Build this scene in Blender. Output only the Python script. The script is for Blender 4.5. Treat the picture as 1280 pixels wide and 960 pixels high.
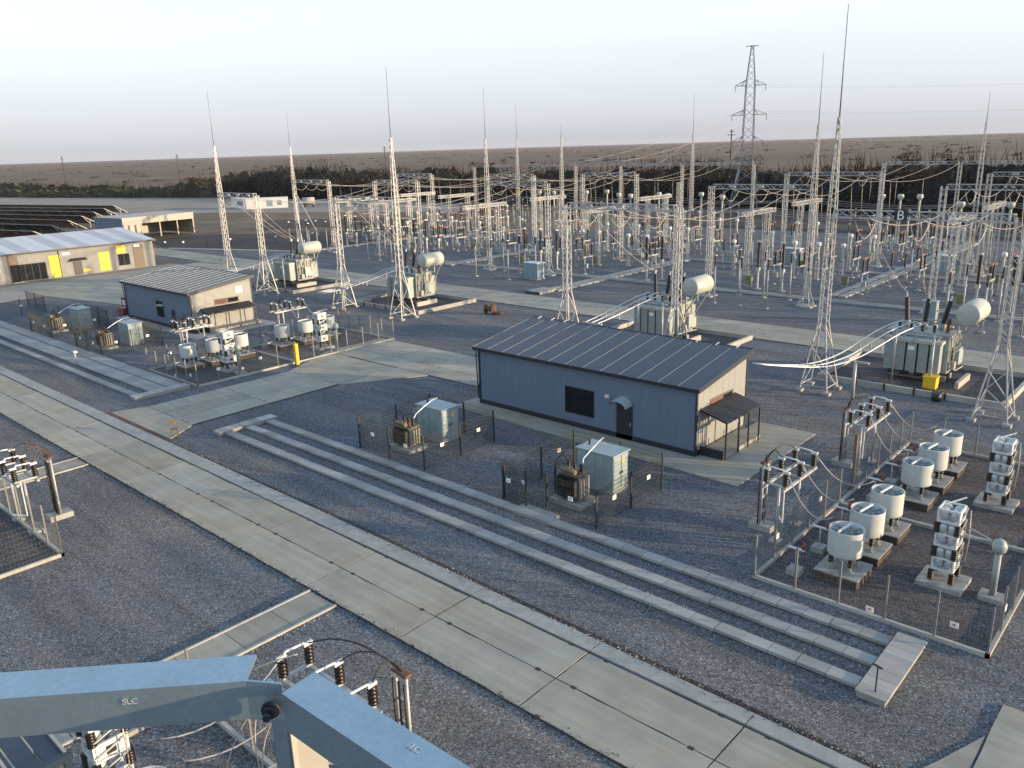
import bpy, math, random
from mathutils import Matrix, Vector, noise
R = math.radians
rnd = random.Random(7)
for o in list(bpy.data.objects): bpy.data.objects.remove(o)
sc = bpy.context.scene
col = sc.collection

# ---------------------------------------------------------------- camera
cam = bpy.data.cameras.new('camera'); camo = bpy.data.objects.new('camera', cam); col.objects.link(camo)
r_ = Vector((0.74278864, 0.66886693, -0.02969973)); u_ = Vector((-0.16633904, 0.22732749, 0.95950692)); d_ = Vector((-0.64853401, 0.70777061, -0.28011496))
M = Matrix((( r_.x, u_.x, -d_.x, 57.233), (r_.y, u_.y, -d_.y, -18.353), (r_.z, u_.z, -d_.z, 17.543), (0, 0, 0, 1)))
camo.matrix_world = M
cam.sensor_fit = 'HORIZONTAL'; cam.sensor_width = 36; cam.lens = 1016.3 / 1280 * 36
cam.clip_start = 0.1; cam.clip_end = 30000
sc.camera = camo
sc.render.resolution_x = 1024; sc.render.resolution_y = 768

# ---------------------------------------------------------------- light
SUN_EL = 7.0; SUN_AZ = 27.0        # azimuth: degrees from +x towards +y
VEIL = 4.4
w = bpy.data.worlds.new("World"); sc.world = w; w.use_nodes = True
nt = w.node_tree; bg = nt.nodes['Background']
sky = nt.nodes.new('ShaderNodeTexSky'); sky.sky_type = 'NISHITA'; sky.sun_disc = False
sky.sun_elevation = R(SUN_EL); sky.sun_rotation = R(90 - SUN_AZ); sky.air_density = 1.0; sky.dust_density = 1.6; sky.ozone_density = 1.0
# thin high veil over the clear sky: whitish aloft, lavender towards the horizon
tcw = nt.nodes.new('ShaderNodeTexCoord'); sx = nt.nodes.new('ShaderNodeSeparateXYZ'); nt.links.new(tcw.outputs['Generated'], sx.inputs[0])
rw = nt.nodes.new('ShaderNodeValToRGB'); e = rw.color_ramp.elements
e[0].position = 0.0; e[0].color = (.56, .58, .66, 1); e[1].position = 0.24; e[1].color = (.92, .98, 1.0, 1)
k = e.new(0.06); k.color = (.68, .75, .85, 1); k = e.new(0.13); k.color = (.88, .94, .99, 1)
k = e.new(0.55); k.color = (.50, .70, .95, 1); k = e.new(0.95); k.color = (.34, .52, .82, 1)
nt.links.new(sx.outputs[2], rw.inputs[0])
cn = nt.nodes.new('ShaderNodeTexNoise'); cn.inputs['Scale'].default_value = 1.6; cn.inputs['Detail'].default_value = 7; cm_ = nt.nodes.new('ShaderNodeMapping'); cm_.inputs['Scale'].default_value = (1, 1, 9); nt.links.new(tcw.outputs['Generated'], cm_.inputs[0]); nt.links.new(cm_.outputs[0], cn.inputs['Vector'])
cr = nt.nodes.new('ShaderNodeMapRange'); cr.inputs['From Min'].default_value = .3; cr.inputs['From Max'].default_value = .7; cr.inputs['To Min'].default_value = .955; cr.inputs['To Max'].default_value = 1.03; nt.links.new(cn.outputs['Fac'], cr.inputs['Value'])
cmx = nt.nodes.new('ShaderNodeMix'); cmx.data_type = 'RGBA'; cmx.blend_type = 'MULTIPLY'; cmx.inputs[0].default_value = 1; nt.links.new(rw.outputs[0], cmx.inputs[6]); nt.links.new(cr.outputs[0], cmx.inputs[7])
sc_ = nt.nodes.new('ShaderNodeVectorMath'); sc_.operation = 'SCALE'; sc_.inputs[3].default_value = VEIL; nt.links.new(cmx.outputs[2], sc_.inputs[0])
hs = nt.nodes.new('ShaderNodeHueSaturation'); hs.inputs['Saturation'].default_value = 0.45; nt.links.new(sky.outputs[0], hs.inputs['Color'])
mw = nt.nodes.new('ShaderNodeMix'); mw.data_type = 'RGBA'; mw.inputs[0].default_value = 0.72
nt.links.new(hs.outputs[0], mw.inputs[6]); nt.links.new(sc_.outputs[0], mw.inputs[7])
nt.links.new(mw.outputs[2], bg.inputs[0]); bg.inputs[1].default_value = 0.15
sl = bpy.data.lights.new('sun', 'SUN'); so = bpy.data.objects.new('sun', sl); col.objects.link(so)
sl.energy = 4.3; sl.angle = R(0.6); sl.color = (1.0, 0.73, 0.44)
sd = Vector((math.cos(R(SUN_EL)) * math.cos(R(SUN_AZ)), math.cos(R(SUN_EL)) * math.sin(R(SUN_AZ)), math.sin(R(SUN_EL))))
so.rotation_euler = sd.to_track_quat('Z', 'Y').to_euler()
sc.view_settings.view_transform = 'Standard'; sc.view_settings.look = 'None'; sc.view_settings.gamma = 1
sc.view_settings.exposure = 0.9
try:
    sc.view_settings.use_curve_mapping = False
except Exception: pass

# ---------------------------------------------------------------- materials
MATS = {}
def mat(name, c, rough=0.7, metal=0.0, var=0.12, scale=3.0, bump=0.0, bscale=40.0, c2=None, alpha=None, big=0.0, bigs=0.15):
    if name in MATS: return MATS[name]
    m = bpy.data.materials.new(name); m.use_nodes = True; n = m.node_tree.nodes; l = m.node_tree.links
    b = n['Principled BSDF']; b.inputs['Roughness'].default_value = rough; b.inputs['Metallic'].default_value = metal
    tc = n.new('ShaderNodeTexCoord')
    nz = n.new('ShaderNodeTexNoise'); nz.inputs['Scale'].default_value = scale; nz.inputs['Detail'].default_value = 6; nz.inputs['Roughness'].default_value = 0.65
    l.new(tc.outputs['Object'], nz.inputs['Vector'])
    rp = n.new('ShaderNodeValToRGB')
    a = [max(0, x * (1 - var * 1.6)) for x in c]; bb = [min(1, x * (1 + var * 1.6)) for x in (c2 or c)]
    rp.color_ramp.elements[0].position = 0.3; rp.color_ramp.elements[1].position = 0.7
    rp.color_ramp.elements[0].color = (*a, 1); rp.color_ramp.elements[1].color = (*bb, 1)
    l.new(nz.outputs['Fac'], rp.inputs[0])
    last = rp.outputs[0]
    if big:
        n2 = n.new('ShaderNodeTexNoise'); n2.inputs['Scale'].default_value = bigs; n2.inputs['Detail'].default_value = 5
        l.new(tc.outputs['Object'], n2.inputs['Vector'])
        mr = n.new('ShaderNodeMapRange'); mr.inputs['From Min'].default_value = 0.3; mr.inputs['From Max'].default_value = 0.7
        mr.inputs['To Min'].default_value = 1 - big; mr.inputs['To Max'].default_value = 1 + big
        l.new(n2.outputs['Fac'], mr.inputs['Value'])
        mx = n.new('ShaderNodeMix'); mx.data_type = 'RGBA'; mx.blend_type = 'MULTIPLY'; mx.inputs[0].default_value = 1
        l.new(last, mx.inputs[6]); l.new(mr.outputs[0], mx.inputs[7]); last = mx.outputs[2]
    l.new(last, b.inputs['Base Color'])
    if bump:
        n3 = n.new('ShaderNodeTexNoise'); n3.inputs['Scale'].default_value = bscale; n3.inputs['Detail'].default_value = 3
        l.new(tc.outputs['Object'], n3.inputs['Vector'])
        bp = n.new('ShaderNodeBump'); bp.inputs['Strength'].default_value = bump; bp.inputs['Distance'].default_value = 0.02
        l.new(n3.outputs['Fac'], bp.inputs['Height']); l.new(bp.outputs[0], b.inputs['Normal'])
    MATS[name] = m
    return m

def gravel_mat(name, base, brown, cell=19.0, mixs=0.07, bump=1.0):
    m = bpy.data.materials.new(name); m.use_nodes = True; n = m.node_tree.nodes; l = m.node_tree.links
    b = n['Principled BSDF']; b.inputs['Roughness'].default_value = 0.95; b.inputs['Specular IOR Level'].default_value = 0.2
    tc = n.new('ShaderNodeTexCoord')
    v = n.new('ShaderNodeTexVoronoi'); v.inputs['Scale'].default_value = cell; l.new(tc.outputs['Object'], v.inputs['Vector'])
    sp = n.new('ShaderNodeSeparateColor'); l.new(v.outputs['Color'], sp.inputs[0])
    rp = n.new('ShaderNodeValToRGB'); e = rp.color_ramp.elements
    e[0].position = 0.0; e[0].color = (*[x * 0.38 for x in base], 1)
    e[1].position = 1.0; e[1].color = (*[x * 2.3 for x in base], 1)
    k = rp.color_ramp.elements.new(0.45); k.color = (*[x * 0.9 for x in base], 1)
    k = rp.color_ramp.elements.new(0.8); k.color = (*[x * 1.2 for x in base], 1)
    l.new(sp.outputs[0], rp.inputs[0])
    # warm stones scattered in
    gt = n.new('ShaderNodeMath'); gt.operation = 'GREATER_THAN'; gt.inputs[1].default_value = 0.72; l.new(sp.outputs[1], gt.inputs[0])
    mx = n.new('ShaderNodeMix'); mx.data_type = 'RGBA'; mx.inputs[7].default_value = (*brown, 1)
    mm = n.new('ShaderNodeMath'); mm.operation = 'MULTIPLY'; mm.inputs[1].default_value = 0.75; l.new(gt.outputs[0], mm.inputs[0])
    l.new(mm.outputs[0], mx.inputs[0]); l.new(rp.outputs[0], mx.inputs[6])
    # drifts: bluish and brownish patches
    nz = n.new('ShaderNodeTexNoise'); nz.inputs['Scale'].default_value = mixs; nz.inputs['Detail'].default_value = 7; nz.inputs['Roughness'].default_value = 0.6
    mp = n.new('ShaderNodeMapping'); mp.inputs['Scale'].default_value = (1, 2.2, 1); l.new(tc.outputs['Object'], mp.inputs[0]); l.new(mp.outputs[0], nz.inputs['Vector'])
    r2 = n.new('ShaderNodeValToRGB'); f = r2.color_ramp.elements
    f[0].position = 0.3; f[0].color = (0.76, 0.85, 0.98, 1); f[1].position = 0.70; f[1].color = (1.38, 1.16, 1.0, 1)
    l.new(nz.outputs['Fac'], r2.inputs[0])
    m2 = n.new('ShaderNodeMix'); m2.data_type = 'RGBA'; m2.blend_type = 'MULTIPLY'; m2.inputs[0].default_value = 1
    tr = n.new('ShaderNodeTexNoise'); tr.inputs['Scale'].default_value = 1.0; tr.inputs['Detail'].default_value = 4; tr.inputs['Distortion'].default_value = 1.2
    mq = n.new('ShaderNodeMapping'); mq.inputs['Scale'].default_value = (.07, .55, 1); mq.inputs['Rotation'].default_value = (0, 0, .12); l.new(tc.outputs['Object'], mq.inputs[0]); l.new(mq.outputs[0], tr.inputs['Vector'])
    tm = n.new('ShaderNodeMapRange'); tm.inputs['From Min'].default_value = .40; tm.inputs['From Max'].default_value = .62; tm.inputs['To Min'].default_value = .84; tm.inputs['To Max'].default_value = 1.10; l.new(tr.outputs['Fac'], tm.inputs['Value'])
    m0 = n.new('ShaderNodeMix'); m0.data_type = 'RGBA'; m0.blend_type = 'MULTIPLY'; m0.inputs[0].default_value = 1; l.new(mx.outputs[2], m0.inputs[6]); l.new(tm.outputs[0], m0.inputs[7])
    l.new(m0.outputs[2], m2.inputs[6]); l.new(r2.outputs[0], m2.inputs[7]); l.new(m2.outputs[2], b.inputs['Base Color'])
    n3 = n.new('ShaderNodeTexNoise'); n3.inputs['Scale'].default_value = 2.6; n3.inputs['Detail'].default_value = 9; n3.inputs['Roughness'].default_value = 0.75; l.new(tc.outputs['Object'], n3.inputs['Vector'])
    ad = n.new('ShaderNodeMath'); ad.operation = 'MULTIPLY_ADD'; ad.inputs[1].default_value = -0.35; l.new(v.outputs['Distance'], ad.inputs[0]); l.new(n3.outputs['Fac'], ad.inputs[2])
    bp = n.new('ShaderNodeBump'); bp.inputs['Strength'].default_value = bump; bp.inputs['Distance'].default_value = 0.07
    l.new(ad.outputs[0], bp.inputs['Height']); l.new(bp.outputs[0], b.inputs['Normal'])
    MATS[name] = m
    return m

gravel_mat('gravel', (0.112, 0.137, 0.160), (0.165, 0.150, 0.142))
gravel_mat('dark_gravel', (0.078, 0.086, 0.098), (0.11, 0.095, 0.09), cell=19)
def concrete_mat(name, c, cream=(1.08, 1.0, 0.88)):
    m = bpy.data.materials.new(name); m.use_nodes = True; n = m.node_tree.nodes; l = m.node_tree.links
    b = n['Principled BSDF']; b.inputs['Roughness'].default_value = 0.88
    ge = n.new('ShaderNodeNewGeometry'); oi = n.new('ShaderNodeObjectInfo')
    def noise_(scale, det, mapping=None, rough=.6):
        z = n.new('ShaderNodeTexNoise'); z.inputs['Scale'].default_value = scale; z.inputs['Detail'].default_value = det; z.inputs['Roughness'].default_value = rough
        if mapping:
            mp = n.new('ShaderNodeMapping'); mp.inputs['Scale'].default_value = mapping; l.new(ge.outputs['Position'], mp.inputs[0]); l.new(mp.outputs[0], z.inputs['Vector'])
        else: l.new(ge.outputs['Position'], z.inputs['Vector'])
        return z.outputs['Fac']
    def rng(src, a, b_, lo, hi):
        r = n.new('ShaderNodeMapRange'); r.inputs['From Min'].default_value = a; r.inputs['From Max'].default_value = b_; r.inputs['To Min'].default_value = lo; r.inputs['To Max'].default_value = hi; l.new(src, r.inputs['Value']); return r.outputs[0]
    def mul(a, b_):
        r = n.new('ShaderNodeMath'); r.operation = 'MULTIPLY'; l.new(a, r.inputs[0]); l.new(b_, r.inputs[1]); return r.outputs[0]
    v = mul(rng(oi.outputs['Random'], 0, 1, .88, 1.12), rng(noise_(.55, 6), .32, .68, .86, 1.14))
    v = mul(v, rng(noise_(1.0, 5, (.12, 2.4, 1)), .38, .66, .90, 1.08))           # faint wheel marks along the road
    v = mul(v, rng(noise_(2.2, 9, None, .8), .60, .78, 1.0, .72))                  # small stains
    v = mul(v, rng(noise_(28, 4), .3, .7, .93, 1.07))
    mx = n.new('ShaderNodeMix'); mx.data_type = 'RGBA'; l.new(rng(noise_(.16, 4), .4, .65, 0, 1), mx.inputs[0]); mx.inputs[6].default_value = (*c, 1); mx.inputs[7].default_value = (*[x * y for x, y in zip(c, cream)], 1)
    m2 = n.new('ShaderNodeMix'); m2.data_type = 'RGBA'; m2.blend_type = 'MULTIPLY'; m2.inputs[0].default_value = 1; l.new(mx.outputs[2], m2.inputs[6]); l.new(v, m2.inputs[7]); l.new(m2.outputs[2], b.inputs['Base Color'])
    bp = n.new('ShaderNodeBump'); bp.inputs['Strength'].default_value = .3; bp.inputs['Distance'].default_value = .01; l.new(noise_(22, 5), bp.inputs['Height']); l.new(bp.outputs[0], b.inputs['Normal'])
    MATS[name] = m
concrete_mat('road_concrete', (0.285, 0.285, 0.252))
mat('kerb_concrete', (0.28, 0.29, 0.28), 0.85, var=0.10, scale=2.5, bump=0.25, big=0.1, bigs=0.6)
concrete_mat('cover_concrete', (0.275, 0.29, 0.29), (1.04, 1.0, .94))
concrete_mat('pale_concrete', (0.33, 0.335, 0.325), (1.04, 1.0, .94))
mat('joint', (0.055, 0.055, 0.055), 0.95, var=0.3)
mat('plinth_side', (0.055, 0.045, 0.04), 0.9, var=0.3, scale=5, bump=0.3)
mat('galvanised', (0.37, 0.39, 0.405), 0.5, 0.2, var=0.14, scale=2.5)
mat('galv_beam', (0.33, 0.45, 0.53), 0.48, 0.85, var=0.05, scale=60, bump=0.06, bscale=260, big=0.05, bigs=9)
mat('cladding', (0.12, 0.168, 0.235), 0.55, 0.0, var=0.035, scale=1.0, big=0.04, bigs=0.8)  # darker, bluer tone puts the skylit shade into the wall colour
mat('cladding_sunlit', (0.235, 0.255, 0.26), 0.55, 0.0, var=0.03, scale=1.0, big=0.05, bigs=0.9)  # same grey panels on the gables, sunlight put into a paler tone
mat('trim_dark', (0.022, 0.026, 0.035), 0.5, 0.1, var=0.15)
mat('roof_dark', (0.018, 0.036, 0.066), 0.40, 0.0, var=0.12, scale=1.2, big=0.12, bigs=0.5)
mat('roof_seam', (0.12, 0.155, 0.20), 0.4, 0.3, var=0.1)
mat('glass_dark', (0.012, 0.014, 0.018), 0.08, 0.0, var=0.2)
mat('coil_white', (0.46, 0.505, 0.51), 0.5, var=0.06, scale=2.5, big=0.05, bigs=3)
mat('insulator', (0.011, 0.008, 0.008), 0.4, var=0.2)
mat('insulator_red', (0.16, 0.035, 0.028), 0.4, var=0.2)
mat('aluminium', (0.48, 0.52, 0.55), 0.38, 0.35, var=0.08, scale=6)
mat('red_paint', (0.26, 0.045, 0.04), 0.5, var=0.15)
mat('pink_copper', (0.32, 0.17, 0.16), 0.5, 0.1, var=0.15)
mat('fence_green', (0.020, 0.030, 0.028), 0.6, var=0.2)
mat('fence_grey', (0.17, 0.18, 0.185), 0.6, 0.2, var=0.15)
mat('sign_white', (0.80, 0.80, 0.78), 0.5, var=0.03)
mat('sign_mark', (0.55, 0.05, 0.04), 0.5, var=0.05)
mat('letter_dark', (0.03, 0.03, 0.03), 0.6)
mat('tank_grey', (0.26, 0.305, 0.31), 0.5, 0.05, var=0.10, scale=2, big=0.08, bigs=1.5)
mat('tank_pale', (0.40, 0.43, 0.40), 0.5, 0.05, var=0.06, scale=2)
mat('cabinet_metal', (0.27, 0.35, 0.385), 0.5, 0.15, var=0.07, scale=2.0, big=0.06, bigs=1.5)
mat('olive_metal', (0.115, 0.11, 0.07), 0.5, 0.1, var=0.15)
mat('dark_fin', (0.035, 0.035, 0.038), 0.5, 0.1, var=0.2)
mat('yellow', (0.66, 0.46, 0.02), 0.5, var=0.08)
mat('yellow_green', (0.17, 0.18, 0.09), 0.5, var=0.12)
mat('cabinet_pale_blue', (0.21, 0.30, 0.35), 0.5, 0.05, var=0.08)
mat('admin_wall', (0.215, 0.23, 0.24), 0.7, var=0.05, scale=1.0, big=0.06, bigs=0.5)
mat('admin_roof_pale', (0.52, 0.55, 0.60), 0.45, 0.2, var=0.04)
mat('admin_roof_grey', (0.38, 0.40, 0.44), 0.45, 0.2, var=0.06)
mat('panel_brown', (0.115, 0.09, 0.08), 0.6, var=0.1)
mat('garage_wall', (0.36, 0.35, 0.32), 0.6, var=0.06)
mat('solar_glass', (0.012, 0.022, 0.05), 0.15, 0.1, var=0.2)
mat('cable_black', (0.02, 0.018, 0.018), 0.5, var=0.2)
mat('conductor', (0.42, 0.40, 0.38), 0.45, 0.3, var=0.06)
mat('rust', (0.13, 0.065, 0.045), 0.8, var=0.2, scale=6)
mat('wood', (0.15, 0.10, 0.055), 0.8, var=0.2, scale=8)
mat('pole_dark', (0.085, 0.065, 0.06), 0.9, var=0.2)
mat('pylon_steel', (0.22, 0.25, 0.29), 0.6, 0.2, var=0.1)
mat('field_pale', (0.23, 0.21, 0.185), 0.95, var=0.10, scale=0.05, big=0.14, bigs=0.02)
mat('field_brown', (0.115, 0.085, 0.058), 0.95, var=0.2, scale=0.12, big=0.3, bigs=0.03)
mat('soil_and_shade', (0.032, 0.029, 0.030), 0.95, var=0.25, scale=0.4, big=0.2, bigs=0.05)
mat('plain', (0.062, 0.036, 0.023), 0.95, var=0.28, scale=0.012, c2=(0.096, 0.058, 0.038), big=0.30, bigs=0.0022)
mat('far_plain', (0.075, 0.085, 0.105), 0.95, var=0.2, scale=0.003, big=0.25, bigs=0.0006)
mat('white_paint', (0.60, 0.63, 0.64), 0.5, var=0.03)

# ---------------------------------------------------------------- mesh builder
class MB:
    def __init__(s): s.v = []; s.f = []; s.m = []; s.mats = []; s.cur = 0; s.smooth = []
    def use(s, name):
        if name not in s.mats: s.mats.append(name)
        s.cur = s.mats.index(name); return s
    def face(s, idx, sm=False): s.f.append(idx); s.m.append(s.cur); s.smooth.append(sm)
    def box(s, x0, y0, z0, x1, y1, z1, open_bottom=False):
        b = len(s.v)
        s.v += [(x0, y0, z0), (x1, y0, z0), (x1, y1, z0), (x0, y1, z0), (x0, y0, z1), (x1, y0, z1), (x1, y1, z1), (x0, y1, z1)]
        for q in ((0, 3, 2, 1), (4, 5, 6, 7), (0, 1, 5, 4), (1, 2, 6, 5), (2, 3, 7, 6), (3, 0, 4, 7)):
            s.face([b + i for i in q])
        return s
    def cbox(s, cx, cy, z0, sx, sy, h): return s.box(cx - sx / 2, cy - sy / 2, z0, cx + sx / 2, cy + sy / 2, z0 + h)
    def bar(s, a, b, t, t2=None, n=4):           # straight bar between two points
        a = Vector(a); b = Vector(b); d = b - a
        if d.length < 1e-6: return s
        d.normalize(); up = Vector((0, 0, 1)) if abs(d.z) < 0.95 else Vector((1, 0, 0))
        x = d.cross(up).normalized(); y = x.cross(d)
        if t2 is None: t2 = t
        k = len(s.v); off = math.pi / n if n == 4 else 0
        rr = 1 / math.cos(math.pi / n) if n == 4 else 1
        for p, rad in ((a, t), (b, t2)):
            for i in range(n):
                an = off + 2 * math.pi * i / n
                q = p + (x * math.cos(an) + y * math.sin(an)) * rad / 2 * rr
                s.v.append((q.x, q.y, q.z))
        for i in range(n): s.face([k + i, k + (i + 1) % n, k + n + (i + 1) % n, k + n + i], n > 4)
        s.face([k + i for i in reversed(range(n))]); s.face([k + n + i for i in range(n)])
        return s
    def tube(s, pts, t, n=5):
        pts = [Vector(p) for p in pts]; k = len(s.v)
        px = None
        for i, p in enumerate(pts):
            d = (pts[min(i + 1, len(pts) - 1)] - pts[max(i - 1, 0)]).normalized()
            up = Vector((0, 0, 1)) if abs(d.z) < 0.98 else Vector((1, 0, 0))
            x = d.cross(up).normalized()
            if px is not None and x.dot(px) < 0: x = -x
            px = x; y = x.cross(d)
            for j in range(n):
                an = 2 * math.pi * j / n; q = p + (x * math.cos(an) + y * math.sin(an)) * t / 2
                s.v.append((q.x, q.y, q.z))
        for i in range(len(pts) - 1):
            for j in range(n): s.face([k + i * n + j, k + i * n + (j + 1) % n, k + (i + 1) * n + (j + 1) % n, k + (i + 1) * n + j], True)
        s.face([k + j for j in reversed(range(n))]); s.face([k + (len(pts) - 1) * n + j for j in range(n)])
        return s
    def lathe(s, prof, c=(0, 0, 0), n=12, axis='z', cap=True):   # prof: list of (radius, height)
        k = len(s.v)
        for (rad, h) in prof:
            for j in range(n):
                an = 2 * math.pi * j / n; a = rad * math.cos(an); b = rad * math.sin(an)
                if axis == 'z': p = (c[0] + a, c[1] + b, c[2] + h)
                elif axis == 'y': p = (c[0] + a, c[1] + h, c[2] - b)
                else: p = (c[0] + h, c[1] + a, c[2] + b)
                s.v.append(p)
        for i in range(len(prof) - 1):
            for j in range(n): s.face([k + i * n + j, k + i * n + (j + 1) % n, k + (i + 1) * n + (j + 1) % n, k + (i + 1) * n + j], True)
        if cap:
            s.face([k + j for j in reversed(range(n))]); s.face([k + (len(prof) - 1) * n + j for j in range(n)])
        return s
    def cyl(s, c, rad, h, n=12, axis='z', r2=None): return s.lathe([(rad, 0), (rad if r2 is None else r2, h)], c, n, axis)
    def insul(s, c, h, rad=0.13, sheds=5, core=0.62, axis='z', n=8):
        pr = []
        for i in range(sheds):
            z = h * i / sheds; dz = h / sheds
            pr += [(rad * core, z), (rad, z + dz * 0.35), (rad * core, z + dz * 0.75)]
        pr.append((rad * core, h)); return s.lathe(pr, c, n, axis)
    def poly(s, pts, z0, z1=None):               # flat polygon (ccw) or slab
        k = len(s.v)
        if z1 is None:
            s.v += [(x, y, z0) for x, y in pts]; s.face(list(range(k, k + len(pts)))); return s
        n = len(pts)
        s.v += [(x, y, z0) for x, y in pts] + [(x, y, z1) for x, y in pts]
        s.face([k + i for i in reversed(range(n))]); s.face([k + n + i for i in range(n)])
        for i in range(n): s.face([k + i, k + (i + 1) % n, k + n + (i + 1) % n, k + n + i])
        return s
    def quad(s, a, b, c, d):
        k = len(s.v); s.v += [tuple(a), tuple(b), tuple(c), tuple(d)]; s.face([k, k + 1, k + 2, k + 3]); return s
    def mesh(s, name):
        me = bpy.data.meshes.new(name); me.from_pydata(s.v, [], s.f)
        for x in s.mats: me.materials.append(MATS[x])
        me.polygons.foreach_set('material_index', s.m); me.polygons.foreach_set('use_smooth', s.smooth)
        me.update(); return me
    def build(s, name, parent=None, loc=(0, 0, 0), rz=0):
        return link(name, s.mesh(name), parent, loc, rz)
def link(name, me, parent=None, loc=(0, 0, 0), rz=0):
    o = bpy.data.objects.new(name, me); col.objects.link(o); o.parent = parent; o.location = loc; o.rotation_euler = (0, 0, rz); return o
def tag(o, label=None, cat=None, group=None, kind=None):
    if label: o['label'] = label
    if cat: o['category'] = cat
    if group: o['group'] = group
    if kind: o['kind'] = kind
    return o
def thing(name, label, cat, loc=(0, 0, 0), rz=0, group=None):
    o = bpy.data.objects.new(name, None); o.empty_display_size = 0.3; col.objects.link(o); o.location = loc; o.rotation_euler = (0, 0, rz)
    return tag(o, label, cat, group)
def struct(name, mb): return tag(mb.build(name), kind='structure')
def dup(root, loc, label=None, rz=None, group=None):
    c = root.copy(); col.objects.link(c); c.location = loc
    if rz is not None: c.rotation_euler = (0, 0, rz)
    if label: c['label'] = label
    if group: c['group'] = group
    for ch in KIDS.get(root.name, []):
        d = ch.copy(); col.objects.link(d); d.parent = c
        for g in KIDS.get(ch.name, []):
            e = g.copy(); col.objects.link(e); e.parent = d
    return c
KIDS = {}
def note_kids(root):
    KIDS[root.name] = list(root.children)
    for c in root.children: KIDS[c.name] = list(c.children)
ORD = ['first', 'second', 'third', 'fourth', 'fifth', 'sixth', 'seventh', 'eighth', 'ninth', 'tenth', 'eleventh', 'twelfth']

# ================================================================ GROUND AND ROADS
g = MB().use('plain'); g.poly([(-9000, -3000), (3000, -3000), (3000, 9000), (-9000, 9000)], -0.5); struct('plain_ground', g)
# low far hills at the horizon
g = MB().use('far_plain')
def hill_strip(pts, base, depth):
    k = len(g.v); n = len(pts)
    for (x, y, h) in pts: g.v.append((x, y, base))
    for (x, y, h) in pts: g.v.append((x - depth * 0.3, y + depth * 0.35, h))
    for (x, y, h) in pts: g.v.append((x - depth, y + depth * 1.2, base))
    for i in range(n - 1):
        g.face([k + i, k + i + 1, k + n + i + 1, k + n + i], True); g.face([k + n + i, k + n + i + 1, k + 2 * n + i + 1, k + 2 * n + i], True)
hp = []
for i in range(60):
    t = i / 59; a = R(162 - 98 * t); d = 5200
    hp.append((57 + d * math.cos(a), -18 + d * math.sin(a), -3 + 10 * noise.noise(Vector((i * 0.13, 3, 0))) + (16 * max(0, t - 0.55) / 0.45) + (6 if t < .25 else 0)))
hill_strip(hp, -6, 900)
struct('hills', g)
g = MB().use('gravel'); g.poly([(-135, -70), (90, -70), (90, 138), (-40, 138), (-62, 118), (-72, 90), (-72, 66), (-104, 56), (-135, 48)], -0.35, 0.0); struct('gravel_ground', g)
g = MB().use('field_pale'); g.poly([(-700, 20), (-250, 62), (-205, 110), (-150, 138), (-112, 156), (-135, 172), (-170, 182), (-290, 166), (-440, 128), (-700, 128)], -0.42); struct('pale_field', g)
g = MB().use('field_brown'); g.poly([(-240, 60), (-135, 46), (-104, 56), (-72, 66), (-62, 118), (-40, 138), (90, 138), (90, 152), (30, 152), (-60, 168), (-128, 148), (-200, 118)], -0.40); struct('brown_field', g)
g = MB().use('soil_and_shade')
g.poly([(-128, 64), (-100, 57), (-76, 70), (-76, 92), (-66, 116), (-90, 118), (-104, 96), (-126, 78)], -0.36, -0.30)
g.poly([(-150, 108), (-126, 92), (-106, 118), (-98, 134), (-122, 128)], -0.36, -0.31)
g.poly([(-48, 141), (86, 141), (86, 147), (-52, 147)], -0.36, -0.33)
struct('ditch_soil', g)
g = MB().use('pale_concrete')
def strip(ax, ay, bx, by, w_, z0, z1):
    d = Vector((bx - ax, by - ay, 0)).normalized(); n = Vector((-d.y, d.x, 0)) * w_ / 2
    g.poly([(ax - n.x, ay - n.y), (bx - n.x, by - n.y), (bx + n.x, by + n.y), (ax + n.x, ay + n.y)], z0, z1)
strip(-104, 57, -73, 68, 1.1, -0.3, 0.12); strip(-73, 68, -73, 92, 1.1, -0.3, 0.12); strip(-73, 92, -63, 118, 1.1, -0.3, 0.12)
struct('perimeter_kerb', g)

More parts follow.
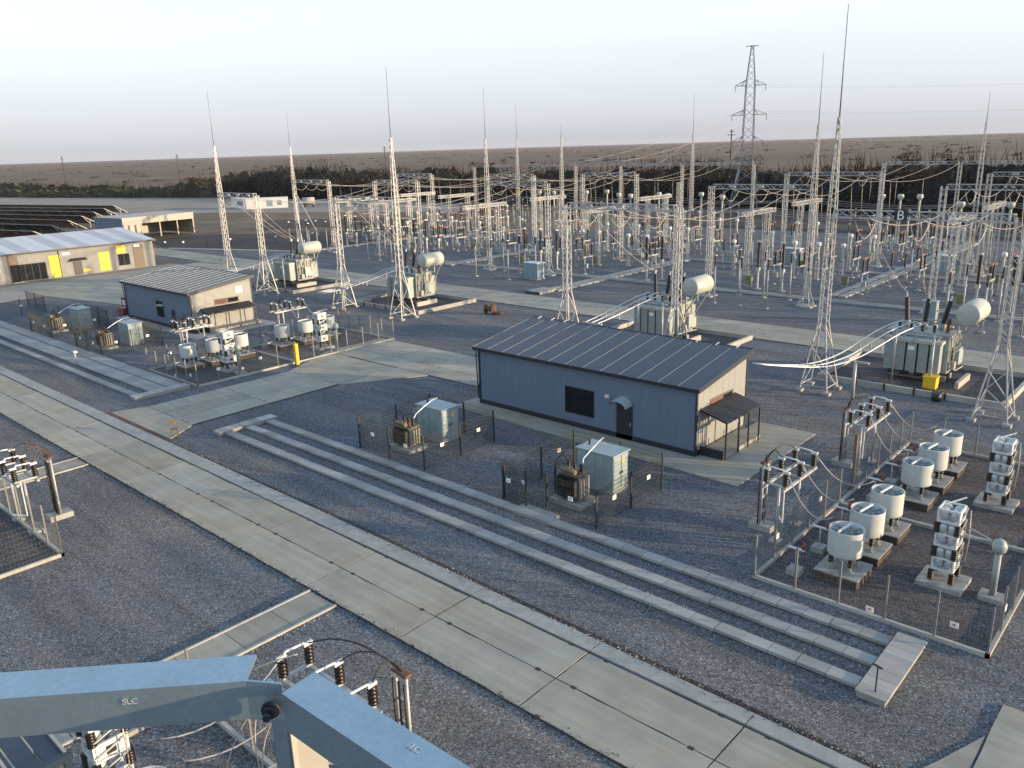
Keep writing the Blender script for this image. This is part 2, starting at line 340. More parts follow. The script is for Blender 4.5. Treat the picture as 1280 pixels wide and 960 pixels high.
def slab_road(name, xs, ys, z, mtl, gap=0.03, jit=0.006, kind_part='road_slab'):
    base = MB().use('joint'); base.poly([(xs[0] + .01, ys[0] + .01), (xs[-1] - .01, ys[0] + .01), (xs[-1] - .01, ys[-1] - .01), (xs[0] + .01, ys[-1] - .01)], 0.004, z - 0.022)
    root = base.build(name); tag(root, kind='structure'); cache = {}
    for i in range(len(xs) - 1):
        for j in range(len(ys) - 1):
            key = (round(xs[i + 1] - xs[i], 3), round(ys[j + 1] - ys[j], 3), (i * 3 + j) % 3)
            if key not in cache:
                lx, ly = key[0] - gap, key[1] - gap; r = random.Random(hash(key) & 255)
                pts = []                                    # slightly chipped outline
                def edge(ax, ay, bx, by, n):
                    for q in range(n):
                        t = q / n; pts.append((ax + (bx - ax) * t + (r.uniform(-.016, .016) if q else 0), ay + (by - ay) * t + (r.uniform(-.022, .022) if q else 0)))
                edge(-lx / 2, -ly / 2, lx / 2, -ly / 2, 7); edge(lx / 2, -ly / 2, lx / 2, ly / 2, 4); edge(lx / 2, ly / 2, -lx / 2, ly / 2, 7); edge(-lx / 2, ly / 2, -lx / 2, -ly / 2, 4)
                mb = MB().use(mtl); mb.poly(pts, -0.03, 0.0)
                mb.use('joint')                             # lifting loops cast into the slab edge
                for sx in (-1, 1):
                    for sy in (-1, 1): mb.cbox(sx * (lx / 2 - 0.75), sy * (ly / 2 - 0.02), -0.02, 0.2, 0.07, 0.022)
                cache[key] = mb.mesh(kind_part)
            o = link(kind_part, cache[key], root, ((xs[i] + xs[i + 1]) / 2, (ys[j] + ys[j + 1]) / 2, z + rnd.uniform(-jit, jit)), rnd.uniform(-.0012, .0012))
            if rnd.random() < 0.5: o.rotation_euler[2] += math.pi
    return root
slab_road('main_road', [i * 6.0 for i in range(-16, 10)], [-1.9, 0, 1.9], 0.09, 'road_concrete', gap=0.055, jit=0.007)
# pale kerb strip beside the road
kb = MB().use('joint'); kb.poly([(-96, 1.94), (52.8, 1.94), (52.8, 2.5), (30, 3.02), (-96, 2.86)], 0.004, 0.04); kr = tag(kb.build('kerb_strip'), kind='structure')
for i in range(-16, 9):
    x0 = i * 6.0; y1 = 2.86 if x0 < 26 else 2.86 - (x0 - 26) / 26 * 0.3; y2 = 2.86 if x0 + 6 < 26 else 2.86 - (x0 - 20) / 26 * 0.3
    b = MB().use('kerb_concrete'); xe = min(x0 + 6, 52.6); b.poly([(x0 + .02, 1.98), (xe - .02, 1.98), (xe - .02, y2), (x0 + .02, y1)], 0.0, 0.12 + rnd.uniform(-.004, .004)); b.build('kerb_slab', kr)
# dark painted strip standing for the shade at the kerb's drop
g = MB().use('soil_and_shade'); g.poly([(8, 2.9), (27, 2.9), (52.6, 2.6), (52.6, 2.92), (27, 3.22), (8, 3.12)], 0.004, 0.008); struct('kerb_shade', g)

slab_road('cross_road', [-0.9, 1.3, 3.5, 5.7], [5.6, 11.6, 17.6, 23.6], 0.08, 'road_concrete')
g = MB().use('road_concrete'); g.poly([(-1.9, 2.95), (7.5, 2.95), (5.75, 5.57), (-0.95, 5.57)], 0.004, 0.075); struct('road_apron', g)
slab_road('yard_pavement', [-4.2, 1.8, 7.8, 13.8, 17.2], [23.75, 25.9, 28.0, 30.2], 0.074, 'road_concrete')
g = MB().use('road_concrete'); g.poly([(5.75, 17.6), (9.6, 23.7), (5.75, 23.7)], 0.004, 0.07); g.poly([(-4.2, 23.7), (-0.95, 23.7), (-0.95, 17.6)], 0.004, 0.07); struct('pavement_corner', g)
# drain grating beside the kerb
gr = tag(MB().use('joint').poly([(-1.9, 2.90), (7.6, 2.90), (7.6, 3.25), (-1.9, 3.25)], 0.08, 0.10).build('drain_channel'), kind='structure')
gm = MB().use('pole_dark')
for i in range(95): gm.box(-1.9 + i * 0.1, 2.92, 0.10, -1.86 + i * 0.1, 3.23, 0.115)
tag(gm.build('grating', gr), kind='stuff')
slab_road('far_road', [i * 6.0 for i in range(-19, 12)], [50.2, 52.2, 54.2, 56.2], 0.06, 'road_concrete', gap=0.03)
g = MB().use('road_concrete')
g.poly([(-77, -40), (-63, -40), (-63, 50.0), (-77, 50.0)], 0.004, 0.05); g.poly([(-62.9, 20), (-40, 24.5), (-40, 31), (-62.9, 40)], 0.004, 0.045)
struct('side_road', g)
g = MB().use('field_pale'); g.poly([(-80, 16), (-77.1, 16), (-77.1, 46), (-80, 46)], 0.004, 0.04); struct('pavement', g)
# foreground slab paths on the near side of the road
def path(name, x0, x1, y0, y1, joints, offset=0):
    root = tag(MB().use('joint').poly([(x0, y0), (x1, y0), (x1 - 0, y1), (x0, y1)], 0.004, 0.02).build(name), kind='structure')
    for k in range(len(joints) - 1):
        b = MB().use('kerb_concrete' if False else 'road_concrete'); b.box(x0 + .12, joints[k + 1] + .015, 0.01, x1 - .12, joints[k] - .015, 0.055); b.build('path_slab', root)
    for x in (x0, x1 - .1):
        b = MB().use('pale_concrete'); b.box(x, y0, 0.0, x + .1, y1, 0.10); b.build('kerb_stone', root)
path('foot_path', 30.4, 32.3, -18, -1.97, [-1.99, -3.9, -5.9, -7.9, -9.9, -12, -14, -16, -18])
path('foot_path', 5.9, 7.7, -20, -1.97, [-1.99, -3.9, -5.9, -7.9, -9.9, -12, -14, -16, -18])
slab_road('right_path', [53.75, 55.75, 57.75], [2.2, 8.1], 0.06, 'road_concrete')
g = MB().use('road_concrete'); g.poly([(52.0, 1.98), (53.7, 2.2), (53.7, 6.2), (52.9, 4.1)], 0.004, 0.05); struct('path_corner', g)

# perimeter fence with white plates along the ditch
def perimeter(pts):
    root = thing('perimeter_fence', 'dark site fence with small white plates beyond the office and ditch', 'fence', (pts[0][0], pts[0][1], -.3))
    pm = MB().use('pole_dark').bar((0, 0, 0), (0, 0, 1.8), .09).mesh('post'); sg = MB().use('sign_white').box(-.16, -.16, 1.15, .16, .16, 1.5).mesh('white_plate')
    for i in range(len(pts) - 1):
        a = Vector((*pts[i], 0)); b_ = Vector((*pts[i + 1], 0)); n = max(1, round((b_ - a).length / 4.2)); w_ = MB().use('pole_dark')
        for z in (.3, .7, 1.1, 1.5, 1.75): w_.bar(a + Vector((0, 0, z)), b_ + Vector((0, 0, z)), .02)
        w_.build('wire', root, (-pts[0][0], -pts[0][1], 0))
        for q in range(n):
            p = a.lerp(b_, q / n); link('post', pm, root, (p.x - pts[0][0], p.y - pts[0][1], 0))
            if q % 2 == 0: link('white_plate', sg, root, (p.x - pts[0][0], p.y - pts[0][1], 0))
perimeter([(-122, 50), (-103.5, 60), (-95, 76), (-91, 96), (-84, 116), (-66, 134)])
# cable trench covers --------------------------------------------------------
def trench(label, x0, x1, rows, step, header=None, group='cable trench lines beside the main road'):
    root = thing('cable_trench', label, 'cable trench', (x0, rows[0][0], 0), 0, group)
    for (ya, yb, z) in rows:
        n = int(round((x1 - x0) / step)); st = (x1 - x0) / n
        gm = MB().use('cover_concrete').box(-st / 2 + .012, -(yb - ya) / 2, -0.13, st / 2 - .012, (yb - ya) / 2, 0); me = gm.mesh('cover_slab')
        for i in range(n):
            o = link('cover_slab', me, root, (st * (i + .5), (ya + yb) / 2 - rows[0][0] + rnd.uniform(-.012, .012), z + rnd.uniform(-.006, .006)), rnd.uniform(-.006, .006))
        side = MB().use('joint').box(0.01, ya - rows[0][0] + .05, 0.0, x1 - x0 - .01, yb - rows[0][0] - .05, z - 0.14); side.build('trench_wall', root)
    for hd in (header or []):
        hx0, hx1, hy0, hy1, k = hd; st = (hy1 - hy0) / k
        me = MB().use('pale_concrete').box(hx0 - x0, -st / 2 + .008, -0.05, hx1 - x0, st / 2 - .008, 0).mesh('header_board')
        for i in range(k): link('header_board', me, root, (0, hy0 + st * (i + .5) - rows[0][0], 0.25 + rnd.uniform(-.004, .004)))
        MB().use('kerb_concrete').box(hx0 - x0 + .05, hy0 - rows[0][0] + .03, 0, hx1 - x0 - .05, hy1 - rows[0][0] - .03, 0.19).build('header_base', root)
    return root
trench('three parallel lines of pale cover slabs from the cross road to the fenced coils', 9.4, 49.95, [(5.95, 6.5, .17), (7.45, 8.0, .17), (8.95, 9.5, .17)], 1.03, [(50.0, 51.0, 5.6, 9.85, 8), (8.5, 9.35, 5.6, 9.9, 7)])
trench('wide bright bands of cover slabs left of the cross road', -82, -4.3, [(6.0, 6.55, .17), (7.35, 8.7, .17), (8.85, 10.0, .19)], 2.0, [(-4.25, -3.3, 5.7, 10.1, 7)])
def ytrench(label, x, wd, y0, y1, dbl=False):
    root = thing('cable_trench', label, 'cable trench', (x, y0, 0), 0, 'cable trenches in the gravel yard')
    n = int((y1 - y0) / 2); st = (y1 - y0) / n
    me = MB().use('cover_concrete').box(-wd / 2, -st / 2 + .02, 0.02, wd / 2, st / 2 - .02, .2).mesh('cover_slab')
    for i in range(n): link('cover_slab', me, root, (0, st * (i + .5), rnd.uniform(-.01, .01)))
    if dbl:
        for i in range(n): link('cover_slab', me, root, (wd + .35, st * (i + .5), rnd.uniform(-.01, .01)))
    return root
ytrench('double slab line running back from the dark-edged block behind the road', -7.9, 0.9, 60, 92, True)
ytrench('double slab line running back through the rightmost yard bay', 22.4, 0.9, 74, 132, True)
ytrench('double slab line in the far left of the yard', -36.5, 0.9, 69, 92, True)
def xtrench(label, y, x0, x1):
    root = thing('cable_trench', label, 'cable trench', (x0, y, 0), 0, 'cable trenches in the gravel yard')
    n = int((x1 - x0) / 2.4); st = (x1 - x0) / n
    me = MB().use('cover_concrete').box(-st / 2 + .02, -.25, 0.02, st / 2 - .02, .25, .2).mesh('cover_slab')
    for i in range(n):
        link('cover_slab', me, root, (st * (i + .5), 0, rnd.uniform(-.01, .01))); link('cover_slab', me, root, (st * (i + .5), .85, rnd.uniform(-.01, .01)))
xtrench('long thin slab line crossing the yard behind the far road', 70.8, -44, 62)
xtrench('long thin slab line crossing the middle of the yard', 92.5, -20, 56)
b = MB().use('cover_concrete').box(-8.9, 55.9 + 1, 0, -6.7, 60.2, 0.34); b.use('joint').box(-8.95, 56.86, 0, -6.65, 56.9, .3)
tag(b.build('concrete_block'), 'pale low concrete block with dark front edge beyond the far road', 'concrete block')

b = MB(); rs = random.Random(11)
EDG = [((-60, -1.95), (52, -1.95), 2600), ((8, 3.0), (52, 2.75), 1500), ((9, 5.8), (50, 5.8), 500), ((9, 6.65), (50, 6.65), 400), ((9, 8.1), (50, 8.1), 400), ((30.3, -2), (30.3, -14), 350), ((32.4, -2), (32.4, -14), 350), ((5.8, 6), (5.8, 23), 300), ((44, 10.4), (52.8, 10.4), 200), ((39.3, 18.6), (39.3, 28.8), 200)]
for (p, q, n_) in EDG:
    for _ in range(n_):
        f = rs.random(); x = p[0] + (q[0] - p[0]) * f; y = p[1] + (q[1] - p[1]) * f
        if abs(q[0] - p[0]) > abs(q[1] - p[1]): y += rs.gauss(0, .13)
        else: x += rs.gauss(0, .13)
        inroad = abs(y) < 1.9 and x < 53.9; z = .09 if inroad else .0
        if 1.95 < y < 2.8 and x < 52.6: z = .12
        s_ = rs.uniform(.018, .045); b.use(rs.choice(['gravel', 'dark_gravel', 'kerb_concrete'])); k = len(b.v)
        for an in (0, 2.1, 4.2): b.v.append((x + s_ * math.cos(an + f * 9), y + s_ * math.sin(an + f * 9), z))
        b.v.append((x, y, z + s_ * 1.2))
        for t3 in ((0, 1, 3), (1, 2, 3), (2, 0, 3)): b.face([k + i for i in t3])
tag(b.build('spilled_stones'), 'loose stones spilled along the slab and kerb edges', 'stones', kind='stuff')
# ================================================================ BUILDINGS
def wall_box(mb, x0, y0, x1, y1, z0, zf, zb, t=0.0):
    pass
def service_building(label, X0, X1, Y0, Y1, hf, hb, win, door, seams, gable_win, canopy, extras, grp='grey sheet metal service buildings'):
    root = thing('service_building', label, 'building', (X0, Y0, 0), 0, grp)
    L = X1 - X0; D = Y1 - Y0
    b = MB().use('cladding')
    # walls as one shell with sloping gables
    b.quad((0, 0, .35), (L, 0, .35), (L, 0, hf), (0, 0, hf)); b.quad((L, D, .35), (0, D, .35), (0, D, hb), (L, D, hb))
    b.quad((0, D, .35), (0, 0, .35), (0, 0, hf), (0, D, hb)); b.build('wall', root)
    b = MB().use('cladding_sunlit'); b.quad((L, 0, .35), (L, D, .35), (L, D, hb), (L, 0, hf)); b.build('gable_wall', root)
    n = 14                                               # upright joints of the sheet panels, standing 6 mm proud
    j = MB().use('cladding')
    for i in range(1, n * 2): j.box(L * i / (n * 2) - .012, -.007, .36, L * i / (n * 2) + .012, .0, hf - .02)
    tag(j.build('panel_joint', root), kind='stuff')
    j = MB().use('cladding_sunlit')
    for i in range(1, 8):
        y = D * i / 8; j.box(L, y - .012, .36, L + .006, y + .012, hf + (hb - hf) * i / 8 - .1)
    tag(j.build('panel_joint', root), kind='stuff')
    MB().use('trim_dark').box(-.05, -.05, 0, L + .05, D + .05, .38).build('plinth', root)
    for (x, y, h) in ((0, 0, hf), (L, 0, hf), (0, D, hb), (L, D, hb)):
        MB().use('trim_dark').box(x - .06 if x else -.05, y - .06 if y else -.05, .38, x + .05 if x else .1, y + .05 if y else .1, h - .03).build('corner_trim', root)
    # roof: dark panels between raised seams
    ov = .28; sl = (hb - hf) / D
    def rz(y): return hf + sl * y
    w = (L + 2 * ov) / seams
    for i in range(seams):
        x0 = -ov + w * i + .02; x1 = -ov + w * (i + 1) - .02
        b = MB().use('roof_dark'); ya, yb = -ov, D + ov
        k = [(x0, ya, rz(ya)), (x1, ya, rz(ya)), (x1, yb, rz(yb)), (x0, yb, rz(yb))]
        b.v += k + [(x, y, z + .07) for x, y, z in k]
        for q in ((0, 3, 2, 1), (4, 5, 6, 7), (0, 1, 5, 4), (1, 2, 6, 5), (2, 3, 7, 6), (3, 0, 4, 7)): b.face(list(q))
        b.build('roof_panel', root)
    for i in range(seams + 1):
        x = -ov + w * i; MB().use('roof_seam' if i % 1 == 0 else 'roof_dark').bar((x, -ov, rz(-ov) + .085), (x, D + ov, rz(D + ov) + .085), .045).build('roof_seam', root)
    b = MB().use('trim_dark')
    b.box(-ov - .03, -ov - .05, rz(-ov) - .12, L + ov + .03, -ov - .01, rz(-ov) + .10); b.box(-ov - .03, D + ov + .01, rz(D + ov) - .14, L + ov + .03, D + ov + .05, rz(D + ov) + .10)
    b.build('fascia', root)
    b = MB().use('trim_dark')
    for x in (-ov - .04, L + ov + .01):
        k = len(b.v)
        for (y, dz) in ((-ov, -.12), (D + ov, -.14), (D + ov, .1), (-ov, .1)): b.v.append((x, y, rz(y) + dz))
        for (y, dz) in ((-ov, -.12), (D + ov, -.14), (D + ov, .1), (-ov, .1)): b.v.append((x + .03, y, rz(y) + dz))
        for q in ((0, 3, 2, 1), (4, 5, 6, 7), (0, 1, 5, 4), (1, 2, 6, 5), (2, 3, 7, 6), (3, 0, 4, 7)): b.face([k + i for i in q])
    b.build('verge_board', root)
    MB().use('trim_dark').bar((-.12, -ov + .1, rz(-ov) - .1), (-.12, -.05, .4), .09, n=8).build('downpipe', root)
    wx0, wx1, wz0, wz1 = win
    wf = MB().use('trim_dark'); wf.box(wx0 - .06, -.03, wz0 - .06, wx1 + .06, -.004, wz1 + .06); f = wf.build('window', root)
    MB().use('glass_dark').box(wx0, -.04, wz0, wx0 + (wx1 - wx0) * .32, -.031, wz1).build('pane', f); MB().use('glass_dark').box(wx0 + (wx1 - wx0) * .34, -.04, wz0, wx1, -.031, wz1).build('pane', f)
    dx0, dx1, dz = door
    d = MB().use('trim_dark').box(dx0, -.05, .05, dx1, -.006, dz).build('door', root); MB().use('aluminium').box(dx1 - .15, -.09, 1.0, dx1 - .1, -.051, 1.2).build('handle', d)
    # long window in the gable
    gy0, gy1, gz0, gz1 = gable_win
    f = MB().use('panel_brown').box(L + .004, gy0, gz0, L + .03, gy1, gz1).build('window', root)
    MB().use('glass_dark').box(L + .031, gy0 + .55 * (gy1 - gy0), gz0 + .1, L + .036, gy1 - .1, gz1 - .1).build('pane', f); MB().use('rust').box(L + .031, gy0 + .1, gz0 + .1, L + .036, gy0 + .5 * (gy1 - gy0), gz1 - .1).build('pane', f)
    # canopy on posts over the gable entrance
    cy0, cy1, cw, cz = canopy
    nn = 14; cs = (cy1 - cy0) / nn
    for i in range(nn):
        b = MB().use('trim_dark'); y0 = cy0 + cs * i; y1 = y0 + cs - .045
        k = [(L + .05, y0, cz + .45), (L + cw, y0, cz), (L + cw, y1, cz), (L + .05, y1, cz + .45)]
        b.v += k + [(x, y, z + .05) for x, y, z in k]
        for q in ((0, 3, 2, 1), (4, 5, 6, 7), (0, 1, 5, 4), (1, 2, 6, 5), (2, 3, 7, 6), (3, 0, 4, 7)): b.face([i2 for i2 in q])
        b.build('canopy_slat', root)
    b = MB().use('trim_dark')
    for y in (cy0, (cy0 + cy1) / 2, cy1 - .05): b.bar((L + .05, y + .02, cz + .41), (L + cw, y + .02, cz - .04), .06)
    b.bar((L + cw - .05, cy0, cz - .03), (L + cw - .05, cy1, cz - .03), .07); b.build('canopy_frame', root)
    for y in (cy0 + .05, cy0 + (cy1 - cy0) * .37, cy0 + (cy1 - cy0) * .66, cy1 - .08): MB().use('trim_dark').bar((L + cw - .06, y, .15), (L + cw - .06, y, cz - .05), .08).build('canopy_post', root)
    MB().use('road_concrete').box(L + .06, cy0 + .1, 0.1, L + cw - .2, cy1 + .5, .32).build('step', root)
    MB().use('trim_dark').box(L + .07, cy0 + .05, .1, L + cw - .2, cy0 + .095, .62).build('step_side', root)
    return root
root = service_building('large grey building with navy standing seam roof in the middle of the photo', 18.15, 35.35, 20.95, 26.95, 4.15, 5.1,
    (7.75, 9.95, 1.0, 2.65), (11.75, 12.9, 2.25), 13, (1.55, 4.3, 2.5, 3.15), (.35, 4.6, 1.75, 2.35), None)
MB().use('white_paint').box(10.9, -.12, 2.5, 11.2, -.02, 2.7).build('wall_lamp', root)
# dome canopy over the door
dm = MB().use('aluminium')
for k in range(8):
    a0 = math.pi * k / 8; a1 = math.pi * (k + 1) / 8
    dm.quad((12.22 + .62 * math.cos(a0), -.75, 2.25 + .38 * math.sin(a0)), (12.22 + .62 * math.cos(a1), -.75, 2.25 + .38 * math.sin(a1)), (12.22 + .62 * math.cos(a1), -.01, 2.3 + .5 * math.sin(a1)), (12.22 + .62 * math.cos(a0), -.01, 2.3 + .5 * math.sin(a0)))
dm.build('door_canopy', root)
for k, x in enumerate((.35, 1.6, 2.8, 13.6, 15.0, 16.4)):
    MB().use('aluminium').bar((x, 6.05, 5.2), (x + .02, 6.45, 5.28), .06).build('snow_guard', root)
MB().use('red_paint').cyl((-.25, .35, 1.35), .14, .5, 10).build('fire_box', root); MB().use('trim_dark').cbox(-.25, .35, 1.0, .3, .3, .3).build('bracket', root)
g = MB().use('road_concrete'); g.poly([(17.0, 19.3), (39.2, 18.6), (39.2, 28.8), (35.4, 28.8), (35.4, 27.0), (17.0, 27.0)], 0.004, 0.07); struct('building_apron', g)
root = service_building('grey building with blue seam roof beside the fenced coils on the left', -37.45, -22.1, 20.15, 27.15, 4.15, 5.05,
    (7.6, 9.1, 1.1, 2.7), (10.9, 11.7, 2.1), 14, (2.6, 5.4, 2.6, 3.2), (1.0, 6.6, 1.3, 2.0), None)
MB().use('white_paint').box(15.36, 5.1, 3.5, 15.40, 5.9, 4.2).build('wall_lamp', root)
MB().use('aluminium').box(8.4, -.4, 2.3, 9.4, -.01, 2.45).build('awning', root)
g = MB().use('pale_concrete'); g.poly([(-38.4, 18.9), (-19.4, 18.9), (-19.4, 28.4), (-38.4, 28.4)], 0.004, 0.06); struct('building_apron', g)

# administration building on the left, its long side facing +x
def admin():
    root = thing('office_building', 'long low office building with pale striped roof and yellow panels', 'building', (-80.2, 6, 0), R(0))
    L = 37.3; D = 12; H = 4.3                             # along y
    MB().use('admin_wall').box(-D, 0, 0, 0, L, H).build('wall', root)
    n = 22; w = (L + .8) / n
    for i in range(n):
        y0 = -.4 + w * i; b = MB().use('admin_roof_grey' if i % 5 in (0, 3) else 'admin_roof_pale')
        k = [(.5, y0 + .02, H + .05), (.5, y0 + w - .02, H + .05), (-D - .4, y0 + w - .02, H + 1.5), (-D - .4, y0 + .02, H + 1.5)]
        b.v += k + [(x, y, z + .08) for x, y, z in k]
        for q in ((0, 3, 2, 1), (4, 5, 6, 7), (0, 1, 5, 4), (1, 2, 6, 5), (2, 3, 7, 6), (3, 0, 4, 7)): b.face(list(q))
        b.build('roof_panel', root)
    MB().use('trim_dark').box(.42, -.45, H - .1, .56, L + .45, H + .15).build('gutter', root)
    # panel of the facade: y (from world y), z0, z1, material, name
    F = [(12.2, 13.5, .6, 2.7, 'yellow', 'facade_panel'), (13.9, 15.8, 3.2, 4.0, 'panel_brown', 'facade_panel'), (14.2, 16.2, 1.0, 2.6, 'glass_dark', 'window'), (15.0, 16.4, .6, .95, 'yellow', 'facade_panel'),
         (17.8, 19.2, .1, 4.1, 'panel_brown', 'facade_panel'), (21.2, 22.6, .1, 4.1, 'panel_brown', 'facade_panel'), (21.4, 26.4, .15, 2.7, 'glass_dark', 'window'), (19.9, 21.0, .2, 1.8, 'admin_wall', 'facade_panel'),
         (26.9, 28.5, .2, 3.5, 'yellow', 'door'), (30.3, 31.6, .1, 2.2, 'trim_dark', 'door'), (31.7, 32.8, .5, .9, 'yellow', 'facade_panel'), (34.3, 36.0, .3, 3.2, 'yellow', 'door'),
         (37.2, 38.7, 2.7, 4.0, 'yellow', 'facade_panel'), (37.3, 39.2, .7, 2.6, 'glass_dark', 'window'), (39.9, 41.6, .1, 3.9, 'panel_brown', 'facade_panel'), (28.9, 30.0, 3.4, 3.75, 'sign_white', 'wall_sign'), (40.1, 41.0, 3.5, 3.85, 'sign_white', 'wall_sign')]
    for (a, b_, z0, z1, m_, nm) in F:
        a -= 6; b_ -= 6; t = .05 if m_ != 'sign_white' else .09
        f = MB().use('trim_dark' if nm == 'window' else m_).box(.004, a, z0, t, b_, z1).build(nm, root)
        if nm == 'window':
            k = max(2, int((b_ - a) / 1.0))
            for i in range(k):
                s = (b_ - a - .1) / k; MB().use('glass_dark').box(t + .001, a + .05 + s * i + .04, z0 + .08, t + .02, a + .05 + s * (i + 1) - .04, z1 - .08).build('pane', f)
    for y in (13, 22.4): MB().use('trim_dark').bar((.1, y, .1), (.1, y, H), .1, n=6).build('downpipe', root)
    b = MB().use('trim_dark'); b.quad((0.06, 24.0, 2.75), (1.3, 24.0, 2.45), (1.3, 26.2, 2.45), (.06, 26.2, 2.75)); b.build('door_canopy', root)
    u = MB().use('white_paint').box(.1, 12.7, 1.9, .5, 13.9, 2.9).build('air_conditioner', root); MB().use('trim_dark').cyl((.5, 13.3, 2.4), .33, .02, 14, 'x').build('fan_grille', u)
admin()
# open garage with a dark side wall
root = thing('open_garage', 'open fronted pale garage with three bays behind the office building', 'garage', (-131, 60, 0), R(6))
MB().use('cladding').box(-12, 0, 0, -.02, .15, 4.6).build('side_wall', root)
MB().use('garage_wall').box(-12, .16, 0, -11.8, 17.8, 4.6).build('back_wall', root); MB().use('garage_wall').box(-11.78, 17.65, 0, -.02, 17.8, 4.6).build('side_wall', root)
MB().use('garage_wall').box(-12.1, -.1, 4.62, .1, 17.9, 4.8).build('roof', root); MB().use('garage_wall').box(0, 0, 3.3, .12, 17.8, 4.6).build('fascia', root)
for y in (4.4, 8.9, 13.3, 17.5): MB().use('garage_wall').cbox(.06, y, 0, .25, .25, 3.3).build('post', root)
MB().use('garage_wall').box(-.02, .16, 0, .12, 4.2, 3.28).build('front_wall', root)
for i in range(5): MB().use('trim_dark' if i % 2 else 'garage_wall').box(.121, .3 + i * .78, .1, .14, .3 + i * .78 + .5, 3.1).build('shutter_panel', root)
# portable cabin
ang = math.atan2(3, -15)
root = thing('site_cabin', 'small white cabin with four dark windows on the far field', 'cabin', (-202, 131.5, 0), ang)
MB().use('white_paint').box(0.1, -3, -.4, 13, 0, 2.9).build('wall', root); MB().use('white_paint').box(0, -3.1, 2.91, 13.1, .1, 3.1).build('roof', root)
for i in range(4): MB().use('glass_dark').box(1.2 + i * 1.6, .004, .9, 2.3 + i * 1.6, .03, 2.2).build('window', root)
ang = math.atan2(12.5, 9)
root = thing('storage_shed', 'long sunlit white shed adjoining the site cabin on the far field', 'shed', (-201.6, 131.8, 0), ang)
MB().use('white_paint').box(0.1, 0, -.4, 14, 3, 3.0).build('wall', root); MB().use('white_paint').box(0, -.1, 3.01, 14.1, 3.1, 3.2).build('roof', root)
MB().use('cabinet_pale_blue').box(7, -.04, .3, 9, -.004, 2.4).build('door', root); MB().use('admin_wall').box(10.5, -.04, .6, 12, -.004, 2.2).build('window', root)
root = thing('tank_truck', 'small cream site tank beside the white shed', 'tank', (-190, 147, 0), R(50)); MB().use('garage_wall').cyl((0, 0, 1.5), 1.3, 4, 16, 'x').build('tank', root); MB().use('trim_dark').box(.4, -1, -.4, .8, 1, .6).box(3.2, -1, -.4, 3.6, 1, .6).build('saddle', root)
# solar rows
for i in range(7):
    nn_ = 80 + i * 11.5; tt = -126 - i * 11.0; ca, sa = math.cos(R(14)), math.sin(R(14))
    root = thing('solar_array', 'dark tilted solar row seen from behind, %s row counted from the office roof' % ORD[i], 'solar panels', (tt * ca - nn_ * sa, tt * sa + nn_ * ca, -.4), R(14), 'rows of solar panels left of the garage')
    n = 22
    me = MB().use('solar_glass'); me.v += [(-1.95, -2.4, 3.3), (1.95, -2.4, 3.3), (1.95, 2.4, .8), (-1.95, 2.4, .8), (-1.95, -2.4, 3.36), (1.95, -2.4, 3.36), (1.95, 2.4, .86), (-1.95, 2.4, .86)]
    for q in ((0, 3, 2, 1), (4, 5, 6, 7), (0, 1, 5, 4), (1, 2, 6, 5), (2, 3, 7, 6), (3, 0, 4, 7)): me.face(list(q))
    me = me.mesh('panel')
    for k in range(n): link('solar_panel', me, root, (-2 - k * 4, 0, 0))
    b = MB().use('galvanised'); b.bar((0, -2.45, 3.36), (-n * 4, -2.45, 3.36), .10)
    for k in range(0, n + 1, 2): b.bar((-k * 4, 0, 0), (-k * 4, 0, 1.9), .14); b.bar((-k * 4, -2.4, 3.25), (-k * 4, 2.4, .75), .10)
    b.bar((0.3, -2.4, 3.3), (0.3, 2.5, .75), .16); b.bar((.3, 0, 1.0), (.3, -1.8, 2.6), .1); b.bar((-.05, 0, 1.0), (3, .5, .8), .08); b.build('rack', root)
root = thing('vent_pipe', 'white leaning metal flue standing behind the office roof', 'flue', (-94, 22, 0)); MB().use('aluminium').bar((0, 0, 0), (0, 0, 7.9), .75, n=10).build('pipe', root); MB().use('white_paint').cyl((0, 0, 7.9), .45, .3, 10).build('cap', root)

# ================================================================ FENCED COMPOUNDS
def mesh_fence(label, pts, h, mt='fence_green', group=None, signs=(), step=2.0, kerb=False, pitch=.10, wire=.009, gaps=(), rails=False):
    x0, y0 = pts[0]
    root = thing('wire_fence', label, 'fence', (x0, y0, 0), 0, group); cache = {}
    pm = MB().use(mt).cbox(0, 0, 0, .07, .07, h + .06).mesh('post'); done = set()
    def post(x, y):
        k = (round(x, 2), round(y, 2))
        if k in done: return
        done.add(k); link('post', pm, root, (x - x0, y - y0, 0))
    for i in range(len(pts) - 1):
        if i in gaps: continue
        a = Vector((*pts[i], 0)); b = Vector((*pts[i + 1], 0)); L = (b - a).length; n = max(1, round(L / step)); s = L / n; ang = math.atan2(b.y - a.y, b.x - a.x)
        key = round(s, 3)
        if key not in cache:
            m = MB().use(mt); k = int(s / pitch)
            for q in range(k + 1): xx = s * q / k; m.box(xx - wire / 2, -wire / 2, .06, xx + wire / 2, wire / 2, h)
            for q in range(9): z = .08 + (h - .1) * q / 8; m.box(0, -wire * .8, z - wire * .7, s, wire * .8, z + wire * .7)
            cache[key] = m.mesh('mesh_panel')
        for q in range(n):
            p = a + (b - a) * q / n; post(p.x, p.y); link('mesh_panel', cache[key], root, (p.x - x0, p.y - y0, 0), ang)
        post(b.x, b.y)
        if kerb:
            m = MB().use('pale_concrete').box(-.07, -.07, 0, L + .07, .07, .16).mesh('kerb_stone'); link('kerb_stone', m, root, (a.x - x0, a.y - y0, 0), ang)
    for (x, y, z, ang) in signs:
        s = link('warning_sign', SIGN, root, (x - x0, y - y0, z), ang)
    return root
